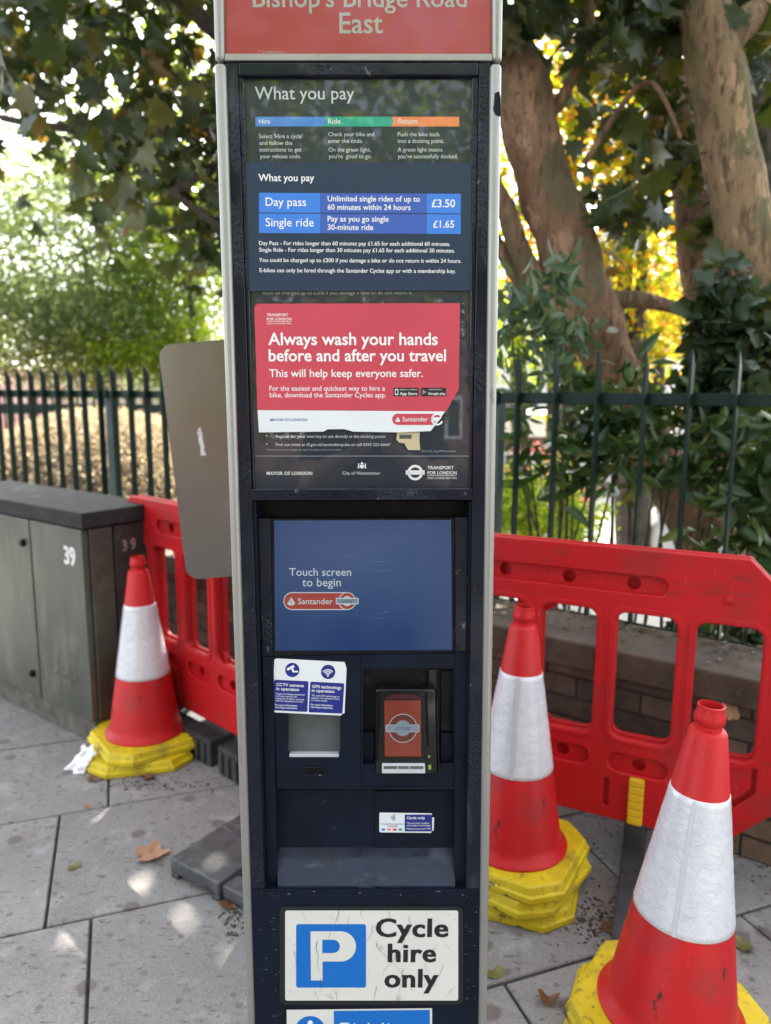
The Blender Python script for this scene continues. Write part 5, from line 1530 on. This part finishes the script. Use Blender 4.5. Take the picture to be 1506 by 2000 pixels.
# bright garden shrub with pink flowers
p_ = at(1050, 960, 7.0)
fl = shrub('flowering_shrub', 'sunlit lime green garden shrub dotted with pink flowers beyond the railing', [(at(1045, 985, 7.0), (.42, .4, .38), 3800, 60), (at(1120, 1010, 7.2), (.35, .4, .25), 1600, 30)], M['lime'], 'quad', .055, 47, (p_.x, 7.0, GB), .0, None)
gpf = np.concatenate([clumps(at(1035, 905, 6.9), (.30, .3, .18), 160, 16, .2, seed=91), clumps(at(1130, 960, 7), (.25, .3, .2), 60, 9, .2, seed=92)])
leaf_cloud('flowers', gpf - np.array((p_.x, 7.0, GB)), .05, 'quad', leaf_mat('pink_petals', [(0, (.45, .10, .28)), (1, (.6, .25, .42))], .4), fl, 0, 3)

# clipped dry hedge in the park on the left
hc = Vector((-3.25, 8.5, GB)); hr = np.array((1.75, 1.9, 1.84))
hedge = thing('clipped_hedge', 'rounded dry beige clipped bush, sunlit on top, behind the left railing', 'hedge', hc)
g_ = np.random.default_rng(5)
d_ = g_.normal(size=(120000, 3)); d_[:, 2] = np.abs(d_[:, 2]); d_ /= np.linalg.norm(d_, axis=1, keepdims=True)
d_ = np.sign(d_) * np.abs(d_) ** .9; d_ /= (np.abs(d_) ** 2.1).sum(1, keepdims=True) ** (1 / 2.1)
P_ = d_ * hr * (1 - np.abs(g_.normal(size=(120000, 1))) * .035) + g_.normal(size=(120000, 3)) * .02
leaf_cloud('foliage', P_, .038, 'quad', M['hedge'], hedge, 0, 6)
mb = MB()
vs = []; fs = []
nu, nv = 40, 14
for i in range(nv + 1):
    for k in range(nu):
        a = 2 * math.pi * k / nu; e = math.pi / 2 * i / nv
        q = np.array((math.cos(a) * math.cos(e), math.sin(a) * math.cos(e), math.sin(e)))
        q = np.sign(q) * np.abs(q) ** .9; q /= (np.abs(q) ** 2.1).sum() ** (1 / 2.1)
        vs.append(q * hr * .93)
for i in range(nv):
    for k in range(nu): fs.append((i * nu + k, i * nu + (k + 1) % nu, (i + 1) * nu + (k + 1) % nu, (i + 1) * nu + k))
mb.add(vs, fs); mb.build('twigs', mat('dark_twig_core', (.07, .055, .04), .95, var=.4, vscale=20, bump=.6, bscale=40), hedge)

# second railing beyond the hedge, with a pale wall and a red van behind it
f2 = thing('railing_fence', 'distant dark green park railing behind the beige hedge', 'fence', (-5, 12.4, GB), R(-4))
for z, hz in ((1.96, .07), (1.74, .17)):
    mb = MB(); mb.box((0, 0, z), (12, .03, hz)); mb.build('rail', M['fence'], f2)
mb = MB()
for k in range(86): mb.box((-6 + .14 * k, .03, .97), (.03, .02, 1.94))
mb.build('bars', M['fence'], f2)
w2 = thing('park_wall', 'pale sunlit park wall far behind the left railing', 'wall', (-9.5, 20, GB), 0)
mb = MB(); mb.box((0, 0, 1.25), (13, .3, 2.5)); mb.box((0, 0, 2.54), (13.1, .4, .08)); mb.build('wall_face', mat('pale_render', (.80, .79, .76), .9, var=.1, vscale=2), w2)
van = thing('delivery_van', 'small red van glimpsed behind the left railing', 'van', (-10.7, 16.5, GB), R(4))
M['van_red'] = mat('red_van_paint', (.5, .03, .03), .3); M['dark_glass'] = mat('dark_window_glass', (.02, .025, .03), .08)
mb = MB()
vs, fs = flat_curve([[(-1.9, .35), (1.9, .35), (2.0, .9), (1.55, 1.1), (1.1, 1.85), (-1.9, 1.9), (-2.0, 1.6)]], extrude=.82, bevel=.05)
mb.add([(v.x, v.z, v.y) for v in vs], fs); mb.build('body', M['van_red'], van)
for x in (-1.2, 1.25):
    for y in (-.78, .78):
        mb = MB(); mb.lathe([(0, -.1), (.3, -.1), (.33, -.06), (.33, .06), (.3, .1), (0, .1)], 24)
        o = mb.build('wheel', M['rubber'], van); o.rotation_euler = (R(90), 0, 0); o.location = (x, y, .33)
mb = MB(); mb.box((.55, -.875, 1.42), (.75, .02, .42)); mb.build('window', M['dark_glass'], van)

# houses beyond the trees on the right
def house(name, label, loc, rz, W_, D_, H_, wallm, floors, cols, roofm, band=False):
    h = thing(name, label, 'house', loc, rz)
    mb = MB(); mb.box((0, D_ / 2, H_ / 2), (W_, D_, H_)); mb.build('wall', wallm, h)
    mb = MB(); a = W_ / 2 + .25; 
    mb.add([(-a, -.3, H_), (a, -.3, H_), (a, D_ + .3, H_), (-a, D_ + .3, H_), (-a * .8, D_ / 2, H_ + 1.6), (a * .8, D_ / 2, H_ + 1.6)], [(0, 1, 5, 4), (1, 2, 5), (2, 3, 4, 5), (3, 0, 4), (0, 3, 2, 1)])
    mb.build('roof', roofm, h)
    for f in range(floors):
        for c in range(cols):
            x = -W_ / 2 + W_ * (c + .5) / cols; z = 1.6 + 2.7 * f
            mb = MB(); mb.box((x, -.01, z), (.9, .06, 1.2)); w = mb.build('window', M['white_vinyl'], h)
            for sx in (-.21, .21):
                mb = MB(); mb.box((x + sx, -.045, z), (.36, .02, 1.06)); mb.build('pane', M['dark_glass'], w)
    return h
M['render_white'] = mat('white_render', (.74, .73, .70), .9, var=.05, vscale=1.5)
M['roof'] = mat('slate_roof', (.10, .10, .11), .7, var=.2, vscale=10)
M['brick_far'] = mat('red_brown_brick', (.15, .085, .065), .9, var=.25, vscale=8)
house('white_house', 'white rendered house far behind the right trees', (6.3, 17, GB), R(-12), 8.5, 6, 4.6, M['render_white'], 2, 4, M['roof'])
gar = thing('brick_outhouse', 'low brown brick outhouse with white fascia seen beside the kiosk', 'outhouse', (1.70, 11.5, GB), R(-4))
mb = MB(); mb.box((0, 1.5, .70), (1.8, 3, 1.40)); mb.build('wall', M['brick_far'], gar)
mb = MB(); mb.box((0, 1.4, 1.57), (2.0, 3.5, .34)); mb.build('fascia', M['render_white'], gar, bevel=.02)
mb = MB(); mb.box((.35, -.02, .75), (.5, .05, .8)); w = mb.build('window', M['white_vinyl'], gar)
mb = MB(); mb.box((.35, -.05, .75), (.40, .02, .70)); mb.build('pane', M['dark_glass'], w)
# pale rounded boulder on the path
bo = Vector((3.75, 8.7, GB))
bm = bmesh.new(); bmesh.ops.create_icosphere(bm, subdivisions=4, radius=1)
for v in bm.verts:
    n_ = noise.noise(v.co * 1.4) * .14 + noise.noise(v.co * 4) * .04
    v.co = v.co * (1 + n_); v.co.x *= .62; v.co.y *= .5; v.co.z = max(-.12, v.co.z * .62 + .38)
me = bpy.data.meshes.new('boulder'); bm.to_mesh(me); bm.free()
o = link_mesh('boulder', me, mat('pale_rock', (.50, .50, .50), .9, var=.15, vscale=4, bump=.4, bscale=14), None, True)
o.location = bo; o.rotation_euler = (0, 0, .4); tag(o, 'pale grey rounded boulder on the sunlit path behind the right railing', 'boulder')

# ------------------------------------------------------------------ across the road, behind the viewer: what the glass reflects
def street_tree(label, x, y, seed, z=5.2):
    tree('street_tree', label, [[((x, y, -.13), .2), ((x, y, 2), .16), ((x + .1, y, 4), .1)]],
         [((x, y, z), (2.9, 2.4, 2.9), 6500, 90)], M['bark_dark'], M['lime'], 'maple', .22, .4, seed, 'trees across the road', 12)
street_tree('leafy tree across the road, reflected in the upper left of the glass', -2.4, -9.5, 61)
street_tree('leafy tree across the road, reflected in the upper right of the glass', 3.2, -10.5, 62)
house('terraced_house', 'brick terraced house across the road, reflected in the screen', (0, -19, -.13), R(180), 16, 8, 8.2, M['brick_far'], 3, 7, M['roof'])
# ------------------------------------------------------------------ the photographer, standing behind the camera and reflected in the glass
M['skin'] = mat('skin', (.52, .31, .23), .5, var=.08, vscale=20)
M['tee'] = mat('dark_navy_cotton', (.018, .022, .035), .9, var=.2, vscale=30, bump=.1, bscale=90)
M['denim'] = mat('dark_denim', (.03, .04, .07), .9, var=.2, vscale=60)
M['hair'] = mat('dark_brown_hair', (.03, .02, .014), .6, bump=.3, bscale=120)
def skin_mesh(name, pts, edges, m, parent, root=0, sub=2, flat=None):
    me = bpy.data.meshes.new(name)
    me.from_pydata([p for p, r in pts], edges, [])
    o = bpy.data.objects.new(name, me); C.objects.link(o); o.parent = parent
    me.materials.append(m)
    md = o.modifiers.new('skin', 'SKIN'); md.use_smooth_shade = True
    if not me.skin_vertices: me.skin_vertices.new()
    for i, (p, r) in enumerate(pts):
        sv = me.skin_vertices[0].data[i]
        sv.radius = r if isinstance(r, tuple) else (r, r)
        sv.use_root = (i == root)
    s = o.modifiers.new('sub', 'SUBSURF'); s.levels = sub; s.render_levels = sub
    return o
per = thing('person', 'person in a dark t-shirt holding a phone in both hands, reflected in the kiosk glass', 'person', (0, 0, 0))
pts = [((0, -.42, .95), (.16, .11)), ((0, -.42, 1.12), (.145, .10)), ((0, -.41, 1.30), (.165, .11)), ((0, -.40, 1.43), (.10, .07)), ((0, -.385, 1.50), .055), ((0, -.375, 1.56), .052)]
ed = [(0, 1), (1, 2), (2, 3), (3, 4), (4, 5)]
for s in (-1, 1):
    b = len(pts)
    pts += [((s * .17, -.405, 1.405), .062), ((s * .225, -.36, 1.27), .052), ((s * .255, -.27, 1.13), .043), ((s * .17, -.17, 1.235), .040), ((s * .085, -.095, 1.275), (.026, .030))]
    ed += [(3, b), (b, b + 1), (b + 1, b + 2), (b + 2, b + 3), (b + 3, b + 4)]
    pts += [((s * .064, -.072, 1.300), (.024, .034)), ((s * .054, -.052, 1.318), (.018, .034))]
    ed += [(b + 4, b + 5), (b + 5, b + 6)]
    l = len(pts)
    pts += [((s * .09, -.42, .86), .095), ((s * .10, -.40, .50), .062), ((s * .105, -.43, .12), .042), ((s * .11, -.40, .05), .042), ((s * .12, -.27, .035), .034)]
    ed += [(0, l), (l, l + 1), (l + 1, l + 2), (l + 2, l + 3), (l + 3, l + 4)]
body = skin_mesh('body', pts, ed, M['skin'], per)
for s in (-1, 1):
    for k, (z, L) in enumerate(((1.348, .9), (1.330, 1.0), (1.312, .95), (1.295, .78))):
        pp = [((s * .054, -.052, z - .004), .010), ((s * .050, -.028, z), .0088), ((s * (.050 - .022 * L), -.0215, z + .004), .0082), ((s * (.050 - .040 * L), -.0225, z + .006), .0072)]
        skin_mesh('finger', pp, [(0, 1), (1, 2), (2, 3)], M['skin'], per, 0, 1)
    pp = [((s * .056, -.068, 1.308), .012), ((s * .046, -.074, 1.335), .0105), ((s * .030, -.064, 1.355), .009), ((s * .018, -.060, 1.367), .008)]
    skin_mesh('thumb', pp, [(0, 1), (1, 2), (2, 3)], M['skin'], per, 0, 1)
tp = [((0, -.42, .90), (.178, .128)), ((0, -.42, 1.12), (.163, .118)), ((0, -.41, 1.30), (.182, .128)), ((0, -.40, 1.425), (.118, .086)), ((0, -.39, 1.475), (.075, .072))]
te = [(0, 1), (1, 2), (2, 3), (3, 4)]
for s in (-1, 1):
    b = len(tp); tp += [((s * .17, -.405, 1.405), .076), ((s * .222, -.365, 1.275), .068), ((s * .238, -.325, 1.215), .066)]
    te += [(3, b), (b, b + 1), (b + 1, b + 2)]
skin_mesh('t_shirt', tp, te, M['tee'], per)
jp = [((0, -.42, .93), (.172, .122))]; je = []
for s in (-1, 1):
    b = len(jp); jp += [((s * .095, -.42, .84), .108), ((s * .10, -.40, .50), .076), ((s * .105, -.43, .10), .062)]
    je += [(0, b), (b, b + 1), (b + 1, b + 2)]
skin_mesh('trousers', jp, je, M['denim'], per)
bm = bmesh.new(); bmesh.ops.create_uvsphere(bm, u_segments=28, v_segments=20, radius=1)
for v in bm.verts:
    x, y, z = v.co
    w = .074 * (1 - .18 * max(0, -z)); d = .098
    fy = 0
    if y > 0:
        fy += .020 * math.exp(-((x / .14) ** 2 + ((z + .12) / .20) ** 2))        # nose
        fy -= .008 * (math.exp(-(((x - .38) / .16) ** 2 + ((z - .08) / .12) ** 2)) + math.exp(-(((x + .38) / .16) ** 2 + ((z - .08) / .12) ** 2)))
        fy += .006 * math.exp(-((x / .3) ** 2 + ((z + .48) / .08) ** 2))
    v.co = (x * w, y * d + fy, z * .118)
me = bpy.data.meshes.new('head'); bm.to_mesh(me); bm.free()
hd_ = link_mesh('head', me, M['skin'], per, True); hd_.location = (0, -.36, 1.635); hd_.rotation_euler = (R(-18), 0, 0)
bm = bmesh.new(); bmesh.ops.create_uvsphere(bm, u_segments=28, v_segments=20, radius=1)
bmesh.ops.delete(bm, geom=[v for v in bm.verts if v.co.z < -.25 or (v.co.y > .45 and v.co.z < .52)], context='VERTS')
for v in bm.verts: v.co = (v.co.x * .081, v.co.y * .105 - .004, v.co.z * .125)
me = bpy.data.meshes.new('hair'); bm.to_mesh(me); bm.free()
link_mesh('hair', me, M['hair'], hd_, True)
for s in (-1, 1):
    mb = MB(); mb.lathe([(0, -.006), (.010, -.006), (.012, 0), (.010, .006), (0, .006)], 14)
    o = mb.build('ear', M['skin'], hd_, smooth=True); o.location = (s * .075, -.005, -.005); o.rotation_euler = (0, R(90), 0); o.scale = (1.6, 1, 1)
    mb = MB(); mb.lathe([(0, -.006), (.009, -.004), (.0115, 0), (.009, .004), (0, .006)], 12)
    o = mb.build('eye', M['white_print'], hd_, smooth=True); o.location = (s * .028, .083, .010); o.rotation_euler = (R(90), 0, 0); o.scale = (1, .55, .6)
mb = MB(); mb.box((0, .098, -.055), (.042, .006, .008)); mb.build('mouth', mat('lips', (.35, .13, .11), .5), hd_, bevel=.003)
ph_ = thing('mobile_phone', 'black mobile phone held up to take the picture, reflected in the glass', 'phone', (0, -.036, 1.375))
ph_.rotation_euler = (R(-9), 0, 0)
mb = MB(); vs, fs = flat_curve([rrect(-.0375, -.078, .0375, .078, .010, 6)], extrude=.003, bevel=.0015, bres=2)
mb.add([(v.x, v.z, v.y) for v in vs], fs); smooth_by_angle(mb.build('case', M['black_gloss'], ph_), 40)
mb = MB(); mb.box((0, .0055, .060), (.070, .003, .016)); mb.build('camera_bar', M['charcoal'], ph_, bevel=.001)
